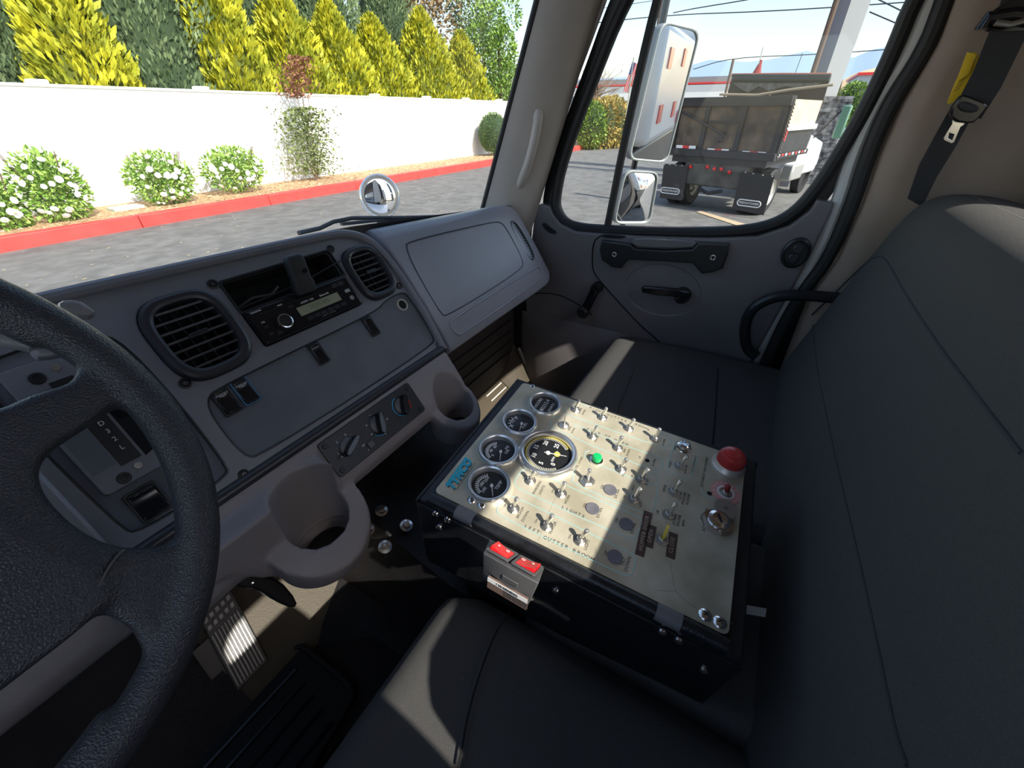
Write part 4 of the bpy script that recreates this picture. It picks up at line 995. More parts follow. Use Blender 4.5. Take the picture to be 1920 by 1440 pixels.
runB('LIGHTS', ((708, 698), (806, 742)), .0068); runB('RIGHT', ((840, 218), (897, 242)), .0062); runB('GUTTER', ((925, 252), (1008, 283)), .0062); runB('BROOM', ((1045, 292), (1105, 318)), .0062)
runB('PICK', ((828, 322), (882, 342)), .006); runB('UP', ((915, 352), (930, 358)), .006); runB('HEAD', ((960, 372), (1015, 396)), .006)
mb = MB(); mb.b = t; mb.build('panel_lettering', print_m, con)
# teal outlines
b_ = MB()
def ln(pts, closed):
    q = [CF.p(*C(x, y), .0009) for x, y in smooth(pts, closed, 2)]
    b_.tube(q, .0006, 4, closed=closed, nrm=CF.n)
ln([(1180, 345), (1215, 355), (1228, 380), (1215, 405), (1185, 410), (725, 252), (703, 225), (712, 192), (745, 182), (830, 215)], False)
ln([(690, 262), (660, 262), (645, 290), (655, 318), (1150, 528), (1180, 520), (1192, 480), (1170, 455), (1110, 440), (760, 300)], False)
ln([(835, 425), (812, 432), (808, 465), (1145, 600), (1165, 570), (1155, 545), (1100, 525)], False)
ln([(770, 520), (750, 560), (755, 585), (1120, 740), (1145, 720), (1165, 600)], False)
ln([(540, 512), (508, 520), (478, 560), (475, 590), (500, 612), (1040, 860), (1065, 840), (1090, 780), (1085, 755), (1050, 735)], True)
ln([(470, 640), (428, 645), (395, 690), (388, 720), (415, 745), (985, 1020), (1030, 1032), (1045, 1010), (1062, 950), (1050, 925), (1000, 905)], True)
ln([(1250, 382), (1230, 440), (1208, 505), (1215, 530), (1310, 565), (1330, 545), (1355, 440)], False)
ln([(1375, 600), (1372, 635), (1470, 670), (1530, 665), (1550, 600)], False)
b_.build('teal_outline', teal_m, con)
# maker's name in blue block letters
t = bmesh.new(); a, b = C(212, 540)
f = CF.at(a, b, .0010).rot(3); text_into(t, 'TYMCO', f, .0165, .0004, shear=.35, spacing=1.02, bold=.0009)
mb = MB(); mb.b = t; mb.box(f, -.026, .033, .0062, .0094, 0, .0004); mb.build('maker_name', mat('maker_blue', (.02, .42, .58), .4), con)
t = bmesh.new(); text_into(t, 'TYMCO', f.at(-.0012, -.0016, -.0002), .0165, .0002, shear=.35, spacing=1.02, bold=.0009); mb = MB(); mb.b = t; mb.box(f, -.026, .030, -.0098, -.0092, 0, .0002); mb.build('name_shadow', print_m, con)
# hairline scratches
b_ = MB()
for pts in ([(700, 590), (640, 720), (590, 860)], [(985, 440), (1000, 500), (1060, 560)], [(1222, 950), (1240, 1060), (1250, 1110), (1330, 1180), (1530, 1260)], [(1150, 1100), (1255, 1105)], [(860, 890), (880, 960), (858, 1000)]):
    b_.tube([CF.p(*C(x, y), .0008) for x, y in smooth(pts, False, 2)], .00022, 4)
b_.build('scratch', mat('scratch_grey', (.2, .19, .17), .6), con)

# ================================================================= RELAY BOX with two red rockers
NB = Fr(onX((963, 1090), .268), (-.10, -.95, -.30), (.45, -.28, .85)); 
rel = thing('rocker_switch_box', NB.o, 'grey hand-sized switch box with two red rockers clipped on the control box side', 'switch box')
grey_m = mat('switch_box_grey', (.085, .085, .088), .5, bump=.2, bscale=700)
tq = [(912, 1014), (1021, 1066), (1012, 1092), (903, 1040)]           # upper face
# build the body from three measured cross-sections going down the box side
def qx(p, x): return onX(p, x)
A1, A2 = qx((917, 1010), .262), qx((1021, 1064), .262)                 # top back edge
B1, B2 = qx((905, 1036), .228), qx((1010, 1094), .228)                 # top front edge
C1, C2 = qx((905, 1084), .222), qx((990, 1136), .222)                  # bottom front edge
D1, D2 = C1 + V((.040, .005, .0)), C2 + V((.040, .005, .0))
bdy = MB()
rings = []
for t_ in (0, .03, .5, .97, 1):
    e = .0 if 0 < t_ < 1 else .0015
    a_, b__, c_, d_ = A1.lerp(A2, t_), B1.lerp(B2, t_), C1.lerp(C2, t_), D1.lerp(D2, t_)
    mid = b__.lerp(c_, .5) + (V((-.006, -.002, .002)) * (1-abs(t_-.5)*2))
    cen = (a_+b__+c_+d_)/4
    rings.append([q.lerp(cen, e*20) for q in (a_, b__, mid, c_, d_)])
bdy = bdy.loft(rings).build('box_shell', grey_m, rel, bevel=.003)
uu = (B2-B1).normalized(); vv = (A1.lerp(A2, .5)-B1.lerp(B2, .5)); vv = (vv-uu*vv.dot(uu)).normalized()
TFc = Fr(B1.lerp(A2, .5), uu, vv); 
if TFc.n.z < 0: TFc = Fr(TFc.o, uu, vv, -TFc.n)
Lw = (B2-B1).length; Hw = (A1.lerp(A2, .5)-B1.lerp(B2, .5)).length
for sg in (-1, 1):
    f = TFc.at(sg*Lw*.235, 0, .0012)
    fr = plate('rocker_frame', f, rrect(-Lw*.215, Lw*.215, -Hw*.36, Hw*.36, .002, 2), [rrect(-Lw*.175, Lw*.175, -Hw*.25, Hw*.25, .001, 2)], 0, .002, grey_m, rel, bevel=.0006)
    s2 = sg
    prf = [(-Lw*.17, 0), (-Lw*.17, .006 if s2 < 0 else .002), (0, .0028), (Lw*.17, .002 if s2 < 0 else .006), (Lw*.17, 0)]
    MB().prism(Fr(f.p(0, -Hw*.24, 0), f.u, f.n, f.v), prf, 0, Hw*.48).build('red_rocker', red_m, fr, bevel=.0008)
    t = bmesh.new(); text_into(t, 'O', f.at(-sg*-Lw*.09*(-1), 0, .0048), .0065); text_into(t, 'I', f.at(-sg*Lw*.09*-1*1.0*-1, 0, .0048), .0065) if False else text_into(t, '=', f.at(sg*Lw*.08, 0, .0058), .006)
    mb = MB(); mb.b = t; mb.build('rocker_symbol', wprint_m, fr)
vv2 = (B1.lerp(B2, .5)-C1.lerp(C2, .5)); vv2 = (vv2-uu*vv2.dot(uu)).normalized(); SFc = Fr(C1.lerp(B2, .5)+V((-.0045, -.0015, 0)), uu, vv2)
if SFc.n.x > 0: SFc = Fr(SFc.o, uu, vv2, -SFc.n)
ls = MB().box(SFc, -Lw*.36, Lw*.36, -.022, -.004, -.001, .0018).build('warning_sticker', mat('sticker_brown', (.16, .11, .09), .5), rel)
MB().box(SFc, -Lw*.36, Lw*.36, -.0105, -.004, .0018, .0022).build('sticker_band', wprint_m, ls)
t = bmesh.new(); text_into(t, '! WARNING', SFc.at(0, -.0072, .0024), .0052)
for k in range(3): text_into(t, 'NO MORE THAN MAX LOAD', SFc.at(.012, -.0125-.003*k, .0020), .0024)
mb = MB(); mb.b = t; mb.build('sticker_print', print_m, ls)
MB().box(SFc, -Lw*.12, Lw*.16, .004, .0105, -.0005, .0012).build('name_recess', grey_m, rel, bevel=.0004)
cbl = MB()
cbl.tube([D1.lerp(D2, .4), D1.lerp(D2, .45)+V((-.01, -.005, -.02)), D1.lerp(D2, .5)+V((-.012, -.01, -.045)), D1.lerp(D2, .6)+V((-.0, -.03, -.06)), D1.lerp(D2, .9)+V((-.0, -.05, -.062))], .004, 8)
cbl.build('cable', blk_m, rel)
# ================================================================= OUTSIDE: ground, kerb, wall
asph = mat('asphalt', (.150, .147, .140), .9, bump=.6, bscale=60, var=.22, vscale=3.5)
o = MB().box(WF, -60, 160, -80, 11.6, GZ-.1, GZ).build('ground', asph); struct(o)
mulch_m = mat('bark_mulch', (.30, .16, .07), .95, bump=1., bscale=25, col2=(.62, .42, .24), vscale=14)
o = MB().box(WF, -60, 36, 11.75, 40, GZ-.1, GZ+.24).build('ground_bed', mulch_m); o['kind'] = 'structure'
kerb_m = mat('red_kerb_paint', (.62, .06, .05), .6, var=.12, vscale=3, bump=.15, bscale=30)
kp_ = MB(); x = -20
while x < 36:
    kp_.box(WF, x+.006, x+3.0, 11.58, 11.78, GZ-.05, GZ+.25); x += 3.006
tag(kp_.build('kerb', kerb_m, bevel=.02), 'long red painted kerb running along the mulch bed before the white wall', 'kerb')
wall_m = mat('white_block_wall', (.86, .86, .85), .8, bump=.15, bscale=20)
wl_ = thing('boundary_wall', (8, 13.7, GZ), 'long white garden wall with a flat cap behind the roses', 'wall')
MB().box(WF, -20, 31, 13.6, 13.8, GZ-.05, .43).build('wall_panel', wall_m, wl_)
MB().box(WF, -20, 31, 13.57, 13.83, .43, .485).build('wall_cap', wall_m, wl_, bevel=.01)
for p in (75, 376, 700, 798, 872, 935):
    q = onY((p, 165), 13.7); MB().box(WF, q.x-.16, q.x+.16, 13.56, 13.84, .48, .56).build('post_cap', wall_m, wl_, bevel=.03)
# mulch chips
b = MB()
for i in range(2600):
    x = random.uniform(1.5, 26)**1.0; y = random.uniform(11.84, 13.50); a = random.uniform(0, 3.14); l = random.uniform(.02, .06); w_ = random.uniform(.008, .02)
    u = V((math.cos(a), math.sin(a), random.uniform(-.2, .2))); v = V((-u.y, u.x, random.uniform(-.3, .3))); o_ = V((x, y, GZ+.245))
    q = [b.b.verts.new(o_+u*l*s+v*w_*t_) for s, t_ in ((-1, -1), (1, -1), (1, 1), (-1, 1))]; b.face(q)
tag(b.build('wood_chips', mat('wood_chip', (.50, .30, .14), .9, col2=(.8, .62, .42), vscale=3), keep=True), 'loose wood chips scattered over the planting bed', 'wood chips', kind='stuff')
b = MB()
for i in range(260):
    x = random.uniform(.5, 14); y = random.uniform(5, 11.5)**1; a = random.uniform(0, 3.14); l = random.uniform(.01, .035)
    u = V((math.cos(a), math.sin(a), 0)); v = V((-u.y, u.x, 0)); o_ = V((x, y, GZ+.004))
    b.face([b.b.verts.new(o_+u*l*s+v*l*.4*t_) for s, t_ in ((-1, -1), (1, -1), (1, 1), (-1, 1))])
tag(b.build('leaf_litter', mat('dry_leaf', (.55, .42, .25), .9), keep=True), 'tiny dry leaves scattered over the asphalt by the kerb', 'leaves', kind='stuff')
q = onZ((236, 388), GZ+.28); 
tag(MB().box(zfr((q.x, q.y, 0)), -.30, .30, -.20, .20, GZ+.2, GZ+.30).build('valve_box', mat('green_grey_lid', (.42, .50, .42), .6), bevel=.02), 'pale green utility box lid set in the mulch between the roses', 'box lid')

# ---- foliage
def leaves(mb, pts, size, up_=.4, long=1.8, two=False):
    for p, n in pts:
        s = size*random.uniform(.6, 1.3)
        d = (V(n) + V((random.gauss(0, .45), random.gauss(0, .45), random.gauss(0, .35)+up_))).normalized()
        t = d.cross(V((random.gauss(0, 1), random.gauss(0, 1), random.gauss(0, 1))));
        if t.length < 1e-4: continue
        t.normalize(); a = p - d*s*.3; 
        mb.face([mb.b.verts.new(a), mb.b.verts.new(a+d*s*long*.5+t*s*.42), mb.b.verts.new(a+d*s*long), mb.b.verts.new(a+d*s*long*.5-t*s*.42)])
def foliage_mat(name, c1, c2, vs=2.5):
    m = mat(name, c1, .65, col2=c2, vscale=vs); m.node_tree.nodes['Principled BSDF'].inputs['Subsurface Weight'].default_value = 0
    return m
gold = foliage_mat('golden_foliage', (.22, .26, .015), (.62, .58, .03), 2.2)
dark = foliage_mat('cypress_foliage', (.08, .14, .06), (.24, .31, .15), 3)
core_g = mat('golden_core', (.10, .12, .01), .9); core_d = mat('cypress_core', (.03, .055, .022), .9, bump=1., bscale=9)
leafg = foliage_mat('broad_leaf', (.05, .15, .01), (.28, .40, .06), 3)
roseg = foliage_mat('rose_leaf', (.12, .26, .03), (.40, .55, .12), 6)
def conifer(x, y, zb, zt, rad, n, m, mc, size, label, power=.8, grp=None):
    t = thing('conifer', (x, y, GZ), label, 'tree', grp)
    hh = zt-zb
    lobes = [(random.uniform(0, 6.28), random.uniform(.1, .9), random.uniform(.15, .3)) for _ in range(10)]
    def prof(k): return rad*min(1, (k*4)**.5 if k < .1 else 1)*(1-k)**power
    pts = []
    for i in range(n):
        k = random.random()**1.35; a = random.uniform(0, 6.283); rr = prof(k)
        rr *= 1+.16*math.sin(a*5+k*17)+.10*math.sin(a*11-k*31)
        rr *= random.uniform(.80, 1.08)
        pts.append((V((x+rr*math.cos(a), y+rr*math.sin(a), zb+k*hh)), (math.cos(a), math.sin(a), .6)))
    mb = MB(); leaves(mb, pts, size, 1.0, 2.2); mb.build('foliage', m, t, keep=True)
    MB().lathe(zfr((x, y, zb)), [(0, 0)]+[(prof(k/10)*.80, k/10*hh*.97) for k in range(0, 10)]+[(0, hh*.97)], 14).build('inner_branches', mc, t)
    MB().tube([(x, y, GZ), (x, y, zb+.3*hh)], .09, 8).build('trunk', mat('bark', (.16, .11, .07), .9), t)
    return t
def cx(px, y, py=165): return onY((px, py), y).x
GRP = 'golden conifers behind the white wall'
specs = [ # px centre, y, top z, radius, colour, label
 (172, 15.2, 2.45, 1.05, 'g', 'broad golden conifer, leftmost over the wall, sloping down to the right'),
 (292, 16.6, 7.2, 1.75, 'd', 'tall dark green cypress between the two leftmost golden conifers'),
 (20, 17.0, 1.9, 1.5, 'd', 'dark green cypress cut by the left edge of the photo'),
 (440, 15.6, 3.6, 1.15, 'g', 'tall golden conifer right of the dark cypress, reaching past the windshield top'),
 (556, 16.2, 2.35, 1.25, 'g', 'golden conifer behind the thin reddish shrub'),
 (640, 16.2, 2.15, 1.35, 'g', 'golden conifer just right of the thin reddish shrub'),
 (712, 17.0, 2.2, 1.5, 'g', 'golden conifer, fourth from the right above the white wall'),
 (800, 17.5, 3.2, 1.7, 'g', 'pointed golden conifer, second tall spire from the right'),
 (868, 18.0, 2.6, 1.5, 'g', 'slim golden conifer, rightmost spire above the white wall'),
 (500, 18.6, 6.5, 1.9, 'd', 'dark cypress rising behind the tall golden conifer'),
 (622, 19.5, 6.5, 2.0, 'd', 'dark cypress in the middle of the back row'),
 (735, 20.5, 6.5, 2.0, 'd', 'dark cypress behind the right golden conifers'),
]
for px, y, zt, rad, c, lab in specs:
    x = cx(px, y); zt = zt+1.2 if c == 'g' and zt < 3 else zt+1; rad *= ((1.38 if px > 500 else 1.12) if c == 'g' else 1.2)
    if c == 'g': conifer(x, y, GZ+.6, zt, rad*1.15, 9500, gold, core_g, .115, lab, .75, GRP)
    else: conifer(x, y, GZ+.6, zt, rad, 16000, dark, core_d, .085, lab, .45, 'dark cypresses in the back row')
def broad(px, y, z0, z1, rad, n, m, size, label, cat='tree', name='leafy_tree', core=core_d, py=100):
    x = cx(px, y, py); t = thing(name, (x, y, GZ), label, cat); pts = []
    blobs = [(V((x+random.uniform(-.6, .6)*rad, y+random.uniform(-.4, .4)*rad, z0+(z1-z0)*random.random())), rad*random.uniform(.35, .6)) for _ in range(14)]
    for i in range(n):
        c, r = random.choice(blobs); d = V((random.gauss(0, 1), random.gauss(0, 1), random.gauss(0, 1))).normalized()
        pts.append((c+d*r*random.uniform(.75, 1.05), d))
    mb = MB(); leaves(mb, pts, size, -.1, 1.7); mb.build('foliage', m, t, keep=True)
    MB().tube([(x, y, GZ), (x+.1, y, (z0+z1)/2), (x, y, z1*.8)], [.16, .12, .05], 8).build('trunk', MATS['bark'], t)
    return t
broad(935, 18.5, -.2, 5.2, 2.4, 7000, leafg, .13, 'bright green broadleaf tree beside the windshield pillar')
broad(905, 23, .2, 7, 3.2, 5200, foliage_mat('dull_leaf', (.07, .12, .03), (.25, .28, .10)), .16, 'tall dull green tree behind the rightmost golden conifers')
broad(800, 25, .5, 8, 3.2, 4200, foliage_mat('brown_leaf', (.12, .08, .03), (.36, .24, .10)), .17, 'brownish tree showing between the tall spires at the windshield top')
# clipped ball shrub
def ball(px, py, y, r, label, n=4500):
    c = onY((px, py), y); t = thing('ball_shrub', (c.x, y, GZ), label, 'shrub'); pts = []
    for i in range(n):
        d = V((random.gauss(0, 1), random.gauss(0, 1), random.gauss(0, 1))).normalized(); pts.append((c+V((d.x*r, d.y*r*.9, d.z*r*1.12))*random.uniform(.93, 1.02), d))
    mb = MB(); leaves(mb, pts, .035, .1, 1.6); mb.build('foliage', foliage_mat('box_leaf', (.05, .12, .02), (.20, .30, .07), 5), t, keep=True)
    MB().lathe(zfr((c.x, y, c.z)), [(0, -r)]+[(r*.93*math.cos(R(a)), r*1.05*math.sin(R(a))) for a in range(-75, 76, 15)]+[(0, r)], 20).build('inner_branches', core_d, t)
    MB().tube([(c.x, y, GZ), (c.x, y, c.z)], .04, 6).build('trunk', MATS['bark'], t)
ball(925, 250, 12.72, .78, 'clipped round green shrub at the far end of the white wall')
# roses
petal = mat('white_petals', (.85, .85, .82), .6)
def rose(px, pyb, pyt, y, wpx, label, n=2300, nf=26):
    base = onY((px, pyb), y); top = onY((px, pyt), y); hh = top.z-base.z; x = base.x
    wr = abs(onY((px+wpx, (pyb+pyt)/2), y).x-onY((px-wpx, (pyb+pyt)/2), y).x)/2
    t = thing('rose_bush', (x, y, GZ+.24), label, 'rose bush', 'white rose bushes before the wall'); pts = []; zc = (base.z+top.z)/2
    for i in range(n):
        d = V((random.gauss(0, 1), random.gauss(0, 1), random.gauss(0, 1))).normalized(); rr = random.random()**.45
        pts.append((V((x+d.x*wr*rr, y+d.y*.45*rr, zc+d.z*hh*.55*rr)), d))
    mb = MB(); leaves(mb, pts, .065, .1, 1.5); mb.build('foliage', roseg, t, keep=True)
    st = MB()
    for i in range(7):
        a = random.uniform(0, 6.28); st.tube([(x, y, GZ+.2), (x+math.cos(a)*wr*.5, y+math.sin(a)*.25, zc), (x+math.cos(a)*wr*.8, y+math.sin(a)*.4, top.z)], .008, 5)
    st.build('stems', MATS['bark'], t)
    for i in range(nf):
        d = V((random.gauss(0, 1), -abs(random.gauss(0, 1))-.3, random.gauss(0, .8))).normalized(); c = V((x+d.x*wr*.95, y+d.y*.46, zc+d.z*hh*.5))
        r = random.uniform(.045, .075); f = dirframe(c, d); fb = MB()
        for k in range(3):
            rr = r*(1-.28*k); fb.lathe(f.rot(k*20), [(0, .010*k), (rr*.6, .006+.010*k), (rr, .018+.012*k), (rr*.92, .024+.012*k), (rr*.5, .014+.012*k), (0, .012+.012*k)], 9)
        fb.build('flower', petal, t)
rose(30, 440, 322, 12.5, 55, 'white rose bush cut by the left edge of the photo', 1800, 18)
rose(132, 415, 280, 12.45, 70, 'large white rose bush, second from the left', 2500, 26)
rose(322, 380, 284, 12.5, 64, 'white rose bush in the middle, right of the utility lid')
rose(452, 354, 276, 12.6, 58, 'white rose bush farthest right, nearest the tall thin shrub')
# tall thin shrub
def tallshrub():
    y = 12.9; base = onY((592, 333), y); t = thing('tall_shrub', (base.x, y, GZ+.24), 'tall thin shrub with reddish upper twigs leaning against the white wall', 'shrub')
    x = base.x; b = MB(); g = MB(); rg = MB()
    tops = [(555, 120), (545, 140), (572, 130), (600, 200), (535, 220), (612, 250)]
    for p in tops:
        q = onY(p, y); b.tube([(x, y, GZ+.2), tuple(V((x, y, GZ+.3)).lerp(q, .5)+V((.04, 0, .1))), tuple(q)], [.02, .013, .005], 5)
    b.build('stems', MATS['bark'], t)
    P = []; Q = []
    for i in range(5200):
        k = random.random(); c = V(onY((588-42*k*.9+random.gauss(0, 15+12*(1-k)), 328-205*k), y)); P_ = (c+V((0, random.gauss(0, .15), 0)), (0, -1, 0)); 
        if k > .62: 
            if random.random() < .45: Q.append((V(onY((555+random.gauss(0, 13), 105+80*(1-(k-.62)/.38)), y))+V((0, random.gauss(0, .1), 0)), (0, -1, .3)))
        else: P.append(P_)
    leaves(g, P, .065, 0, 1.5); g.build('foliage', foliage_mat('olive_leaf', (.10, .14, .04), (.34, .40, .14), 5), t, keep=True)
    leaves(rg, Q, .07, 0, 1.5); rg.build('reddish_foliage', foliage_mat('reddish_leaf', (.22, .08, .05), (.45, .24, .14), 5), t, keep=True)
tallshrub()
# chain link behind the wall
b = MB(); y = 16.15
for i in range(64):
    x0 = 3.0+.12*i
    b.tube([(x0, y, .45), (x0+.60, y, 1.05)], .005, 4); b.tube([(x0+.60, y, .45), (x0, y, 1.05)], .005, 4)
ft = thing('chain_link_fence', (6, y, GZ), 'galvanised chain-link fence just above the left part of the white wall', 'fence')
b.build('wire_mesh', mat('weathered_wire', (.35, .37, .35), .6, .3), ft)
for x0 in (3.0, 6.0, 9.0, 11.2): MB().tube([(x0, y, GZ), (x0, y, 1.08)], .025, 8).build('post', steel_m, ft)
MB().tube([(3, y, 1.06), (11.2, y, 1.06)], .008, 8).build('top_rail', steel_m, ft)

# ================================================================= HOOD MIRROR, WIPER
hm = thing('round_mirror', onY((713, 368), 1.55), 'round convex mirror on a stalk in front of the windshield', 'mirror')
c = onY((713, 368), 1.55); n = (-c*.9 + V((.25, -.9, .05))).normalized(); f = dirframe(c, n)
r = .092
MB().lathe(f, [(0, -.045), (r*.6, -.035), (r, -.012), (r*1.02, 0), (r*.96, .004), (r*.94, .0)], 40).build('housing', chrome_m, hm)
MB().lathe(f, [(r*.95*math.sin(R(a)), -.010+.018*math.cos(R(a*1.0))) for a in range(90, 0, -9)]+[(0, .008)], 40).build('mirror_glass', mirror_m, hm, ang=80)
MB().tube([c+V((0, .02, -.03)), c+V((.01, .05, -.14)), c+V((.02, .10, -.32))], .010, 8).build('stalk', blk_m, hm)
wp = thing('windshield_wiper', onY((700, 410), 1.02), 'black wiper arm and blade lying at the foot of the windshield', 'wiper')
def wy(p, y): return V(onY(p, y))
MB().tube([wy((560, 437), 1.06), wy((600, 428), 1.07), wy((625, 416), 1.07), wy((660, 409), 1.06), wy((760, 408), 1.02), wy((832, 406), .96)], .006, 8).build('arm', blk_m, wp)
MB().tube([wy((640, 420), 1.08), wy((700, 414), 1.06), wy((790, 411), 1.0)], .010, 6, flat=.5).build('blade', rub_m, wp)
hd = MB().sheet(lambda u, v: (-.6+u*2.1, 1.08+.9*v, -.36-.10*v-.28*v*v*v-.05*(2*u-1)**2), 16, 10, .01, (0, 0, -1)).build('hood', white_m)
tag(hd, 'white sloping truck hood in front of the windshield', 'hood'); 
# ================================================================= SIDE MIRRORS
MN = V((-.675, -.737, -.03)).normalized()
def sidemirror(name, corners, x, label, conv=0.):
    c = onX((sum(p[0] for p in corners)/4, sum(p[1] for p in corners)/4), x); f = dirframe(c, MN); f = Fr(c, V((0, 0, 1)).cross(MN), MN.cross(V((0, 0, 1)).cross(MN)), MN)
    poly = [f.hit(p) for p in corners]; poly = smooth(poly, True, 0)
    # rounded corners
    def rc(pl, k=.13):
        o = []
        for i in range(len(pl)):
            a, b_, c_ = V((*pl[i-1], 0)), V((*pl[i], 0)), V((*pl[(i+1) % len(pl)], 0)); r_ = .035
            p1 = b_+(a-b_).normalized()*r_; p2 = b_+(c_-b_).normalized()*r_
            for t in (0, .25, .5, .75, 1): q = p1.lerp(b_, t).lerp(b_.lerp(p2, t), t); o.append((q.x, q.y))
        return o
    pl = rc(poly); cx_ = sum(a for a, _ in pl)/len(pl); cy_ = sum(b for _, b in pl)/len(pl)
    inn = [(cx_+(a-cx_)*.93, cy_+(b-cy_)*(.965 if conv == 0 else .93)) for a, b in pl]
    t = thing(name, c, label, 'mirror')
    plate('mirror_shell', f, pl, [], -.05, -.004, mat('mirror_shell_grey', (.20, .21, .22), .35), t, bevel=.012)
    plate('mirror_rim', f, pl, [inn], -.006, .006, mat('mirror_rim_grey', (.30, .33, .33), .4), t, bevel=.003)
    if conv:
        hw = (max(a for a, _ in inn)-min(a for a, _ in inn))/2; hh = (max(b for _, b in inn)-min(b for _, b in inn))/2
        MB().loft([[f.p(cx_+(a-cx_)*s, cy_+(b-cy_)*s, -.001+conv*(1-s*s)) for a, b in inn] for s in (1.01, .9, .75, .6, .45, .3, .15, .02)]).build('mirror_glass', mirror_m, t, ang=80)
    else: plate('mirror_glass', f, inn, [], -.006, 0, mirror_m, t, bevel=.0003)
    return f, t
f1, t1 = sidemirror('wing_mirror', [(1240, 38), (1314, 56), (1250, 306), (1177, 300)], 1.80, 'tall rectangular wing mirror outside the passenger window')
f2, t2 = sidemirror('spot_mirror', [(1172, 318), (1236, 322), (1218, 420), (1150, 420)], 1.78, 'small convex mirror below the tall wing mirror', .014)
arm = thing('mirror_bracket', onX((1200, 315), 1.85), 'dark bracket arm holding the two wing mirrors to the door', 'bracket')
MB().tube([onX((1262, -60), 1.86), onX((1215, 180), 1.86), onX((1165, 430), 1.84)], .012, 8).build('upright', blk_m, arm)
MB().tube([onX((1165, 425), 1.84), onX((1195, 440), 1.45)], .012, 8).build('lower_arm', blk_m, arm)
# white sweeper body behind the cab (what the mirrors show)
sw = thing('sweeper_body', (.45, -3.2, GZ), 'white sweeper body behind the cab with red reflectors, seen in the wing mirrors', 'truck body')
MB().box(WF, -.75, 1.50, -4.6, -1.35, -.32, .42).build('hopper', white_m, sw, bevel=.06)
MB().box(WF, -.70, 1.56, -6.4, -4.6, -.5, .75).build('rear_hood', white_m, sw, bevel=.06)
MB().box(WF, -.6, 1.42, -6.2, -1.2, -1.35, -.34).build('chassis', blk_m, sw, bevel=.03)
refl = mat('red_reflector', (.7, .03, .02), .3)
for y0, z0 in ((-1.7, -.12), (-1.7, .22), (-2.5, -.12), (-2.5, .25), (-3.6, -.1), (-3.6, .25)):
    MB().box(WF, 1.50, 1.508, y0-.09, y0+.09, z0-.06, z0+.06).build('reflector', refl, sw)
MB().lathe(Fr((1.50, -2.9, -.2), (0, -1, 0), (0, 0, 1), (1, 0, 0)), [(0, 0), (.06, 0), (.05, .02), (0, .025)], 20).build('side_marker', refl, sw)
for y0 in (-3.9,):
    MB().lathe(Fr((1.15, y0, GZ+.5), (0, 1, 0), (0, 0, 1), (1, 0, 0)), [(0, 0), (.5, 0), (.5, .24), (.30, .26), (.28, .18), (0, .18)], 30).build('wheel', rub_m, sw)

# ================================================================= DUMP TRUCK
TA = V((11.70, .12, GZ)); th = R(74.1)
tu = V((math.cos(th), math.sin(th), 0)); thd = V((math.sin(th), -math.cos(th), 0))   # tu: along the tailgate to the left; thd: heading
TG = Fr(TA, tu, (0, 0, 1), -thd)                    # tailgate plane, n towards us
TS = Fr(TA, thd, (0, 0, 1), -tu)                    # right-hand side plane
tk = thing('dump_truck', TA + tu*1.2 + thd*2.5, 'black rusty dump truck parked with its tailgate towards us', 'dump truck')
ZT = lambda x, y: (1080+x/3.0968, y/3.0968)
def tg_(*pts, off=0.): return [TG.hit(ZT(*p), off) for p in pts]
def ts_(*pts, off=0.): return [TS.hit(ZT(*p), off) for p in pts]
rust = mat('black_rusty_steel', (.020, .017, .016), .5, col2=(.17, .115, .07), vscale=2.2, bump=.3, bscale=12)
rustd = mat('dark_truck_steel', (.02, .02, .022), .5, var=.3, vscale=3)
W_ = 2.44; z0 = GZ+1.33; z1 = GZ+2.28
g0 = TG.hit(ZT(1150, 900))[1]; 
MB().box(TG, 0, W_, z0-GZ, z1-GZ, -.06, 0).build('tailgate', rust, tk)
for a in (.0, .80, 1.62, 2.34): MB().box(TG, a, a+.10, z0-GZ, z1-GZ, 0, .05).build('gate_rib', rustd, tk)
MB().box(TG, -.05, W_+.05, z1-GZ-.08, z1-GZ+.10, -.10, .08).build('top_rail', rustd, tk, bevel=.01)
MB().box(TG, -.05, W_+.05, z0-GZ-.14, z0-GZ+.02, -.10, .08).build('bottom_rail', rustd, tk, bevel=.01)
MB().box(TG, .90, 1.62, .55+z0-GZ, .60+z0-GZ, 0, .03).build('gate_rib', rustd, tk)
redt = mat('red_tape', (.65, .03, .03), .4); wht = mat('white_tape', (.8, .8, .8), .4)
def tape_px(x, y, L, F, dirn=1, parent=tk):
    a, b = F.hit(ZT(x, y), .05)
    for i, (s, m_) in enumerate(((-1, wht), (0, redt), (1, wht))):
        MB().box(F, a+(s-.5)*L/3, a+(s+.5)*L/3, b-.032, b+.032, .05, .056).build('reflective_tape', m_, parent)
for x, y in ((638, 853), (824, 873), (1032, 889)): tape_px(x, y, .50, TG)
MB().tube([TG.p(*TG.hit(ZT(620, 650), .09), .09), TG.p(*TG.hit(ZT(850, 780), .12), .12), TG.p(*TG.hit(ZT(845, 825), .12), .12), TG.p(*TG.hit(ZT(825, 822), .12), .12)], .025, 8).build('lift_arm', rustd, tk)
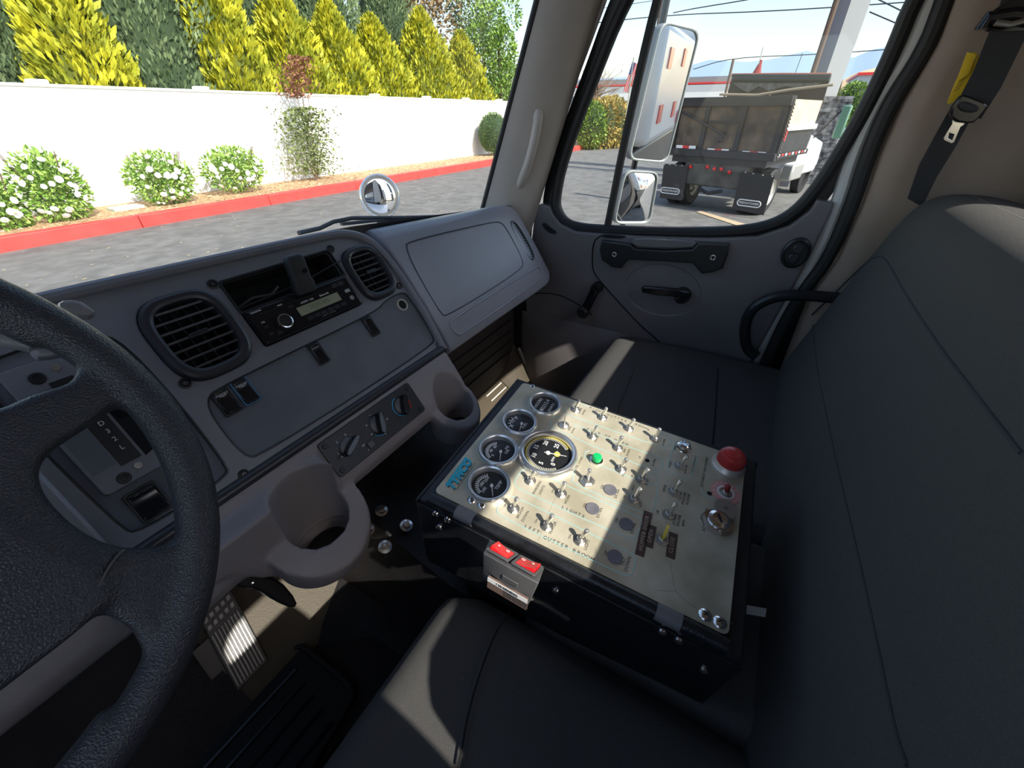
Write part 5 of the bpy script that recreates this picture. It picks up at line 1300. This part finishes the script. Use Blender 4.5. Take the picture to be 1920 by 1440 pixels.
# right side of the box: tan board above, framed panel below
L_ = 2.35
MB().box(TS, 0.05, L_, z0-GZ, z1-GZ+.05, -.10, 0).build('side_wall', rustd, tk)
MB().box(TS, .15, L_-.1, 1.86, 2.32, 0, .02).build('wood_side_board', mat('plywood', (.72, .56, .33), .7, var=.1, vscale=3), tk)
MB().box(TS, .10, L_, 1.76, 1.86, 0, .07).build('side_rail', mat('pale_rail', (.55, .56, .56), .5), tk)
MB().box(TS, .0, .12, z0-GZ, z1-GZ+.1, 0, .06).build('corner_post', rustd, tk)
MB().box(TS, .05, L_, z0-GZ-.1, z0-GZ, 0, .05).build('side_sill', rustd, tk)
for i in range(9): MB().box(TS, .12+.24*i, .24+.24*i, 1.27, 1.32, .05, .056).build('reflective_tape', redt if i % 2 else wht, tk)
MB().box(TS, .04, .10, 1.58, 1.78, .06, .10).build('tail_light', red_m, tk)
# raised cab guard with torn tarp
hb_ = TG.at(0, 0, -2.9)
hp4 = [hb_.hit(ZT(*p)) for p in ((862, 600), (1425, 620), (1480, 432), (910, 432))]
plate('cab_guard', hb_, hp4, [], -.05, 0, mat('tarp_dark', (.02, .017, .016), .7, col2=(.06, .04, .035), vscale=2), tk, bevel=.004)
hp5 = [hb_.hit(ZT(*p), .12) for p in ((905, 470), (1470, 478), (1482, 430), (910, 430))]
plate('tarp_roll', hb_, hp5, [], 0.02, .14, mat('tarp_black', (.015, .015, .017), .4), tk, bevel=.04)
hp6 = [hb_.hit(ZT(*p), .06) for p in ((905, 480), (1000, 478), (1150, 482), (1300, 480), (1450, 478), (1380, 500), (1290, 515), (1220, 500), (1120, 530), (1060, 500), (1000, 540), (950, 515))]
plate('torn_plastic', hb_, hp6, [], 0.03, .05, mat('grey_plastic_film', (.12, .11, .11), .3, col2=(.02, .02, .02), vscale=6), tk, bevel=.005)
MB().tube([hb_.p(*hb_.hit(ZT(835, 548), .2), .2), hb_.p(*hb_.hit(ZT(1050, 552), .2), .2), hb_.p(*hb_.hit(ZT(1250, 520), .2), .2), hb_.p(*hb_.hit(ZT(1495, 492), .2), .2)], .03, 8).build('tarp_arm', mat('tan_pole', (.35, .28, .2), .6), tk)
MB().tube([hb_.p(*hb_.hit(ZT(1130, 540), .2), .2), hb_.p(*hb_.hit(ZT(1110, 598), .2), .2)], .018, 6).build('tarp_rope', MATS['tan_pole'], tk)
MB().tube([hb_.p(*hb_.hit(ZT(905, 435), 0)), hb_.p(*hb_.hit(ZT(1200, 432), 0)), hb_.p(*hb_.hit(ZT(1480, 434), 0))], .035, 8).build('rusty_edge', mat('rust_edge', (.28, .10, .05), .8), tk)
# chain on the right corner
b = MB()
for i in range(16):
    k = i/15; p = V(TG.p(*TG.hit(ZT(1270-100*k, 600+320*k), .13), .13)); b.tube([p+V((0, .02, .035)), p+V((0, -.02, -.035))], .014, 6)
b.build('chain', mat('rusty_chain', (.06, .045, .035), .6), tk)
# chassis, axle, flaps, wheels
MB().box(TG, .45, 2.0, .55, 1.18, -1.6, -.05).build('chassis', mat('dusty_chassis', (.09, .085, .075), .8, var=.3, vscale=3), tk, bevel=.04)
MB().box(TG, .10, 2.35, 1.05, 1.20, -2.2, -.02).build('rear_beam', rustd, tk)
for x, y in ((665, 968), (762, 970), (802, 980), (843, 982), (890, 1000)):
    a, b_ = TG.hit(ZT(x, y)); MB().lathe(TG.at(a, b_, -.02), [(0, 0), (.04, 0), (.036, .03), (0, .035)], 14).build('rear_lamp', red_m, tk)
MB().tube([TG.p(.9, .5, -.02), TG.p(1.2, .42, .05), TG.p(1.5, .5, -.02)], .04, 8).build('tow_hook', rustd, tk)
MB().lathe(Fr(TG.p(.35, .48, -.6), tu, (0, 0, 1)).at(0, 0, 0), [(0, 0), (.01, 0), (0, .01)], 6).b.free()
def twheel(a, c, parent=tk, wid=.26, rr=.50):
    F_ = Fr(TG.p(a, rr, c), thd, (0, 0, 1), -tu)
    w_ = MB().lathe(F_, [(0, -wid/2), (rr*.55, -wid/2), (rr*.9, -wid/2), (rr, -wid*.36), (rr, wid*.36), (rr*.9, wid/2), (rr*.6, wid/2), (rr*.56, wid*.3), (0, wid*.15)], 36)
    for i in range(40):
        q = F_.rot(9*i); w_.box(q, rr-.01, rr+.012, -.018, .018, -wid*.40, wid*.40)
    w_ = w_.build('wheel', rub_m, parent)
    MB().lathe(F_.at(0, 0, wid*.2), [(0, .10), (.06, .10), (.08, .02), (rr*.35, .0), (rr*.54, .05), (rr*.57, .09), (rr*.55, .03), (rr*.34, -.02), (0, -.02)], 30).build('rim', mat('pale_rim', (.55, .54, .5), .4, .5), w_)
twheel(.14, -.62); twheel(.46, -.62); twheel(2.0, -.62); twheel(2.32, -.62)
flapm = mat('black_mud_flap', (.022, .022, .024), .5)
def flap(pts, name='mud_flap'):
    return plate(name, TG.at(0, 0, -.02), [TG.at(0, 0, -.02).hit(ZT(*p)) for p in pts], [], 0, .015, flapm, tk, bevel=.003)
f_l = flap(((512, 950), (655, 958), (617, 1165), (487, 1148))); f_r = flap(((962, 990), (1155, 1020), (1090, 1250), (905, 1215)))
for fx, cx0, cy0, sz in ((f_l, 545, 1108, .115), (f_r, 1003, 1181, .125)):
    a, b_ = TG.hit(ZT(cx0, cy0), 0); ff = TG.at(a, b_, .0).rot(-3); ff = Fr(ff.o, ff.u*-1, ff.v, ff.n) if False else Fr(TG.p(a, b_, 0), -tu, (0, 0, 1), -thd)
    ring_ = MB(); ring_.tube([ff.p(x_, y_, 0) for x_, y_ in rrect(-.26, .26, -.065, .065, .064, 6)], .012, 6, closed=True, nrm=ff.n); ring_.build('flap_badge', wht, fx)
    t = bmesh.new(); text_into(t, 'FREIGHTLINER', ff, .070, .002, squash=1.0); mb = MB(); mb.b = t
    o = mb.build('flap_lettering', wht, fx)
for x, y in ((515, 955), (545, 957), (580, 960), (615, 962), (985, 1000), (1030, 1008), (1085, 1018), (1140, 1025)):
    a, b_ = TG.hit(ZT(x, y)); MB().lathe(TG.at(a, b_, 0), [(0, 0), (.018, 0), (.014, .012), (0, .014)], 10).build('flap_bolt', steel_m, tk)
# cab
cb = MB()
cab_prof = [(2.6, .85), (2.6, 2.2), (2.7, 2.3), (3.5, 2.3), (3.9, 1.6), (5.5, 1.35), (5.7, .8), (5.5, .55), (2.6, .55)]
cb.prism(Fr(TA+tu*.38, thd, (0, 0, 1), tu), cab_prof, 0, 1.7); cb.build('cab', white_m, tk, bevel=.05)
MB().prism(Fr(TA+tu*.37, thd, (0, 0, 1), tu), [(2.8, 1.55), (2.8, 2.1), (3.4, 2.1), (3.7, 1.55)], 0, .02).build('cab_window', mat('dark_glass', (.10, .13, .13), .1), tk)
MB().lathe(Fr(TS.p(2.75, .75, -.25), thd, (0, 0, 1), -tu), [(0, -.1), (.3, -.1), (.3, .5), (0, .5)], 24).b.free()
MB().box(TS, 2.45, 3.4, .55, .95, -.45, -.15).build('fuel_tank', mat('tank_metal', (.5, .5, .48), .4, .6), tk, bevel=.05)
fd = MB().lathe(Fr(TS.p(4.9, .5, -.62), thd, (0, 0, 1), -tu), [(0, 0), (.5, 0), (.5, .22), (.3, .24), (.28, .15), (0, .15)], 30).build('wheel', rub_m, tk)
MB().tube([TS.p(3.9, 1.5, -.3), TS.p(4.0, 2.2, .15)], .02, 6).build('mirror_arm', blk_m, tk)
MB().box(Fr(TS.p(4.0, 1.5, .10), -tu, (0, 0, 1)), 0, .22, 0, .75, -.04, .04).build('truck_mirror', mat('green_reflection_paint', (.15, .28, .2), .15), tk, bevel=.04)  # green base colour paints in what the glass reflects
MB().tube([TG.p(1.15, 2.3, -3.4), TG.p(1.08, 3.35, -3.4)], .008, 5).build('antenna', blk_m, tk)
tag(plate('cardboard_sheet', Fr((10.6, .45, GZ+.012), (1, 0, 0), (0, 1, 0)), [Fr((10.6, .45, GZ+.012), (1, 0, 0), (0, 1, 0)).hit(ZT(*p)) for p in ((700, 1232), (725, 1226), (1010, 1310), (960, 1318))], [], -.005, .005, mat('cardboard', (.50, .38, .25), .8)), 'long tan board lying flat on the asphalt behind the dump truck', 'board')

# ================================================================= BEYOND THE YARD
def Zg(p, z=GZ): return V(onZ(p, z))
# pylon and utility pole
py_ = thing('concrete_pylon', onX((1600, 60), 19), 'pale tall rectangular sign pylon standing behind the dump truck', 'pylon')
c_ = onX((1592, 130), 19.)
pl_ = MB(); 
a_ = onX((1548, 140), 19); b_ = onX((1583, 140), 19)
MB().box(WF, 19.0, 19.9, b_.y, a_.y, GZ, 6.5).build('column', mat('pale_stucco', (.62, .62, .60), .8, bump=.1, bscale=10), py_)
sbm = MB(); sbm.box(WF, 19.0-.10, 20.1, b_.y-.45, a_.y+.50, GZ, .36); zz = GZ
while zz < .36:
    hh = random.uniform(.07, .15); yy = b_.y-.48
    while yy < a_.y+.52:
        ww = random.uniform(.18, .5); dd = random.uniform(0, .09); sbm.box(WF, 18.82+dd, 18.95, yy+.008, min(yy+ww, a_.y+.53), zz+.006, zz+hh); yy += ww
    zz += hh
sbm.build('stone_base', mat('stacked_stone', (.06, .062, .066), .9, bump=1., bscale=5, col2=(.30, .30, .31), vscale=7), py_, bevel=.03)
up_ = thing('utility_pole', onX((1525, 130), 17.5), 'dark wooden utility pole standing in front of the pale pylon', 'utility pole')
q = onX((1523, 140), 17.5); MB().tube([(17.5, q.y, GZ), (17.5, q.y, 7)], .07, 10).build('pole', mat('pole_wood', (.12, .08, .06), .9), up_)
MB().box(WF, 17.7, 18.1, onX((1548, 140), 18).y, onX((1526, 140), 18).y, GZ, 7).build('steel_post', mat('slate_post', (.10, .11, .14), .6), up_)
wood = MATS['pole_wood']
q = onX((1238, 30), 33); u2 = thing('utility_pole', q, 'brown utility pole behind the tall wing mirror', 'utility pole'); MB().tube([(33, q.y, GZ), (33, q.y, 10)], .15, 10).build('pole', wood, u2)
q = onX((1371, 130), 45); u3 = thing('utility_pole', q, 'thin far utility pole left of the dump truck guard', 'utility pole'); MB().tube([(45, q.y, GZ), (45, q.y, onX((1379, 110), 45).z)], .10, 8).build('pole', wood, u3)
# overhead wires
wire = mat('cable_black', (.03, .035, .045), .6)
def wr(pts, x, label, r=.025):
    P_ = [V(onX(p, x)) for p in pts]; tag(MB().tube([V(t) for t in smooth([tuple(p) for p in P_], False, 2)], r, 5).build('overhead_wire', wire), label, 'wire', 'wires across the sky')
wr([(1090, 46), (1250, 28), (1420, 22), (1560, 14), (1700, 4)], 30, 'dark wire crossing the whole door window near its top')
wr([(1262, 24), (1300, 16), (1400, 0), (1440, -8)], 30, 'short dark wire rising from the pole behind the mirror')
wr([(1300, 130), (1370, 108), (1540, 102), (1700, 90)], 44, 'faint low wire in front of the hills', .03)
wr([(1630, 22), (1700, 52)], 28, 'upper wire slanting down at the right of the pylon')
wr([(1645, -2), (1710, 30)], 28, 'topmost wire slanting down at the right of the pylon')
wr([(1100, 20), (1180, 8), (1260, -4)], 31, 'thin high wire at the top left of the door window', .015)
# distant hills
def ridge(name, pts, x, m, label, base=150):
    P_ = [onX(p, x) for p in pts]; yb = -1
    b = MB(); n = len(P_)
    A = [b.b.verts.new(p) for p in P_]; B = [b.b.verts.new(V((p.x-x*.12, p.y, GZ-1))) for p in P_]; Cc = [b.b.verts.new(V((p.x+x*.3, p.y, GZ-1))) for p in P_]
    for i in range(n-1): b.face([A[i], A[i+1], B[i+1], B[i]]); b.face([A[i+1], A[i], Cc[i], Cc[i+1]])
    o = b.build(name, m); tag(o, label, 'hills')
ridge('mountain_range', [(1040, 150), (1150, 146), (1250, 136), (1330, 112), (1400, 116), (1440, 112), (1480, 103), (1512, 95), (1545, 102), (1600, 108), (1640, 92), (1665, 88), (1700, 95), (1760, 90)], 1400, mat('hazy_blue_mountain', (.27, .37, .52), 1.), 'hazy blue mountain range along the horizon', 150)  # distance haze is painted into the blue base colour
ridge('dry_hill', [(1580, 150), (1600, 139), (1625, 131), (1650, 126), (1680, 120), (1740, 112)], 300, mat('dry_tan_hill', (.55, .40, .25), 1., var=.2, vscale=.05), 'dry tan hillside behind the grey building on the right')
# long low building across the street
bl = thing('low_building', onX((1250, 170), 60), 'long low grey building with a red stripe across the street', 'building')
def bwall(px0, px1, pyt, pyb, x, dx, m, nm, parent):
    A = onX((px0, pyt), x); B = onX((px1, pyt), x); C_ = onX((px0, pyb), x)
    return MB().box(WF, x, x+dx, min(A.y, B.y), max(A.y, B.y), GZ if nm == 'wall' else C_.z, A.z).build(nm, m, parent)
bwall(1040, 1370, 153, 215, 60, 12, mat('grey_cladding', (.24, .25, .26), .8), 'wall', bl)
bwall(1040, 1370, 162, 165, 59.8, .3, redt, 'red_stripe', bl); bwall(1040, 1370, 166, 182, 59.8, .3, mat('light_grey_wall', (.48, .49, .50), .8), 'light_band', bl)
cnp = thing('white_canopy', onX((1250, 180), 48), 'flat white canopy roof in front of the grey building', 'canopy')
bwall(1120, 1360, 176, 189, 48, 6, white_m, 'canopy_roof', cnp)
for p in (1130, 1240, 1350):
    q = onX((p, 188), 48.3); MB().tube([(48.3, q.y, GZ), (48.3, q.y, q.z+.05)], .08, 8).build('canopy_post', white_m, cnp)
b2 = thing('grey_building', onX((1640, 170), 70), 'pale grey metal building with a red roof edge at the right', 'building')
bwall(1612, 1720, 141, 205, 70, 14, mat('pale_blue_cladding', (.40, .46, .52), .6), 'wall', b2); bwall(1610, 1720, 136, 141, 69.6, 15, redt, 'roof_edge', b2)
o = MB().box(WF, 36, 200, -60, 40, GZ-.02, GZ+.02).build('ground_street', mat('street_grey', (.30, .30, .29), .9)); o['kind'] = 'structure'
# far planting strip with red kerb
kq = [Zg((1060, 276)), Zg((1110, 270)), Zg((1162, 264))]
_pb = [(kq[0].x-4, kq[0].y), (kq[0].x, kq[0].y), (kq[1].x, kq[1].y), (kq[2].x, kq[2].y), (kq[2].x+6, kq[2].y-6), (kq[2].x+12, kq[2].y-4), (kq[2].x+10, kq[2].y+14), (kq[0].x-4, kq[0].y+14)]
tag(MB().prism(WF.at(0, 0, GZ), [(33.5, 8.6), (34.5, 8.0), (36.5, 8.0), (38, 12), (36, 14), (33.5, 12)], 0, .2).build('far_bed', mulch_m), 'small mulch bed across the yard seen through the door quarter glass', 'planting bed')
tag(MB().tube([kq[0]+V((0, 0, .1)), kq[1]+V((0, 0, .1)), kq[2]+V((0, 0, .1)), kq[2]+V((3, -6, .1))], .14, 6).build('kerb', kerb_m), 'far red kerb seen through the narrow quarter glass', 'kerb')
def hedge(px, py, x, r, label, m):
    c = onX((px, py), x); t = thing('hedge_shrub', (x, c.y, GZ), label, 'shrub'); pts = []
    for i in range(3000):
        d = V((random.gauss(0, 1), random.gauss(0, 1), random.gauss(0, 1))).normalized(); pts.append((c+V((d.x*r, d.y*r, d.z*r*1.3))*random.uniform(.8, 1.05), d))
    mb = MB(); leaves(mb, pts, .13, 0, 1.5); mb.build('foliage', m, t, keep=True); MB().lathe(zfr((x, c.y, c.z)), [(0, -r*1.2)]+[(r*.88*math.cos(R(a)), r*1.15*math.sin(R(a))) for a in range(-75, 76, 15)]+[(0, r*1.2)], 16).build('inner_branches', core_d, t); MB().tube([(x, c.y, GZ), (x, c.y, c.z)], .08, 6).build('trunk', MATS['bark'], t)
hedge(1109, 238, 30, 1.0, 'small green hedge shrub behind the far kerb, left one', leafg)
hedge(1126, 236, 31, 1.2, 'orange-tinged hedge shrub behind the far kerb, middle one', foliage_mat('autumn_leaf', (.20, .20, .03), (.50, .32, .08)))
hedge(1146, 234, 32, 1.2, 'green and orange hedge shrub behind the far kerb, right one', MATS['autumn_leaf'])
# bare tree
q = onX((1104, 245), 33); bt_ = thing('bare_tree', (33, q.y, GZ), 'bare brown young tree in the quarter glass', 'tree'); b = MB()
c0 = V((33, q.y, GZ)); top_ = V(onX((1122, 165), 33))
b.tube([c0, c0.lerp(top_, .6), top_], [.13, .09, .05], 6)
for i in range(70):
    d = V((random.gauss(0, .5), random.gauss(0, 1), abs(random.gauss(.5, .8)))).normalized(); s = c0.lerp(top_, random.uniform(.6, 1.0)); l = random.uniform(.8, 2.0)
    e = s+d*l; b.tube([s, s.lerp(e, .5)+V((0, .05, .05)), e], [.035, .02, .008], 4)
    for j in range(3):
        e2 = s.lerp(e, random.uniform(.4, .95)); b.tube([e2, e2+V((random.gauss(0, .3), random.gauss(0, .4), random.uniform(.1, .6)))], .010, 3)
b.build('branches', mat('grey_brown_twig', (.28, .19, .14), .9), bt_)
# flags
fl = thing('flag', onX((1186, 130), 26), 'striped national flag hanging on a pole, left of the wing mirror', 'flag')
q = onX((1188, 112), 26); q2 = onX((1172, 162), 26)
MB().tube([(26, q.y, GZ), (26, q.y, q.z+.1)], .04, 8).build('flag_pole', steel_m, fl)
ff = Fr(q, (0, .22, -.975), (0, .97, .22))
ff = Fr(q, (0, .22, -.975), (0, .97, .22)).at(0, -.35)
for i in range(7): MB().box(ff, .1, 1.35, .06+.045*i, .105+.045*i, -.02+.01*(i % 2), .01+.01*(i % 2)).build('stripe', redt if i % 2 == 0 else wht, fl)
MB().box(ff, .1, .6, .20, .38, -.03, .03).build('star_field', mat('flag_blue', (.03, .04, .18), .6), fl)
q = onX((1424, 125), 33); f2_ = thing('flag', q, 'small furled red flag above the dump truck guard', 'flag'); MB().tube([(33, q.y, GZ), (33, onX((1431, 88), 33).y, onX((1431, 88), 33).z)], .03, 6).build('flag_pole', steel_m, f2_)
MB().tube([onX((1428, 112), 33), onX((1422, 128), 33), onX((1418, 140), 33)], [.05, .15, .25], 8, flat=.3).build('flag_cloth', mat('dark_red_cloth', (.35, .05, .05), .8), f2_)
# iron fence, and green on the right
fe = thing('iron_fence', Zg((1590, 300)), 'black iron picket fence right of the stone pylon base', 'fence')
F0, F1 = V(onX((1565, 318), 24)), V(onX((1655, 270), 24)); F0.z = F1.z = GZ
b = MB(); n = 34
F1 = F0 + (V((24, -4.6, GZ))-F0)*1.0 if False else V((24, onX((1665, 240), 24).y, GZ))
for i in range(n+1):
    p = F0.lerp(F1, i/n); b.tube([p, p+V((0, 0, 1.75))], .014, 4)
b.build('pickets', metalblk_m, fe)
MB().tube([F0+V((0, 0, 1.6)), F1+V((0, 0, 1.6))], .025, 6).build('rail', metalblk_m, fe); MB().tube([F0+V((0, 0, .15)), F1+V((0, 0, .15))], .025, 6).build('rail', metalblk_m, fe)
fe2 = thing('iron_fence', Zg((1100, 262)), 'black iron fence behind the shrubs in the quarter glass', 'fence')
G0, G1 = V((36, onX((1062, 230), 36).y, GZ)), V((36, onX((1200, 230), 36).y, GZ)); b = MB()
for i in range(30): p = G0.lerp(G1, i/29); b.tube([p, p+V((0, 0, 1.9))], .016, 4)
b.build('pickets', metalblk_m, fe2); MB().tube([G0+V((0, 0, 1.8)), G1+V((0, 0, 1.8))], .03, 6).build('rail', metalblk_m, fe2)
hedge(1592, 196, 55, 1.3, 'distant green shrubbery between the pylon and the grey building', MATS['broad_leaf'])
hedge(1570, 308, 25.5, .6, 'low yellow-green shrub at the foot of the iron fence', MATS['broad_leaf'])
hedge(1640, 212, 50, .9, 'distant green shrub below the pale grey building', MATS['broad_leaf'])
q = onX((1138, 208), 40); cr = thing('parked_car', q, 'small distant red car roof behind the far shrubs', 'car'); 
MB().loft([[V((40+a*.8, q.y+b_*2.0*s, GZ+h)) for a, b_ in rrect(-1, 1, -1, 1, .4, 3)] for h, s in ((.3, 1), (.9, 1), (1.0, .95), (1.5, .6), (1.55, .5))]).build('car_body', mat('car_red', (.5, .06, .04), .3), cr)
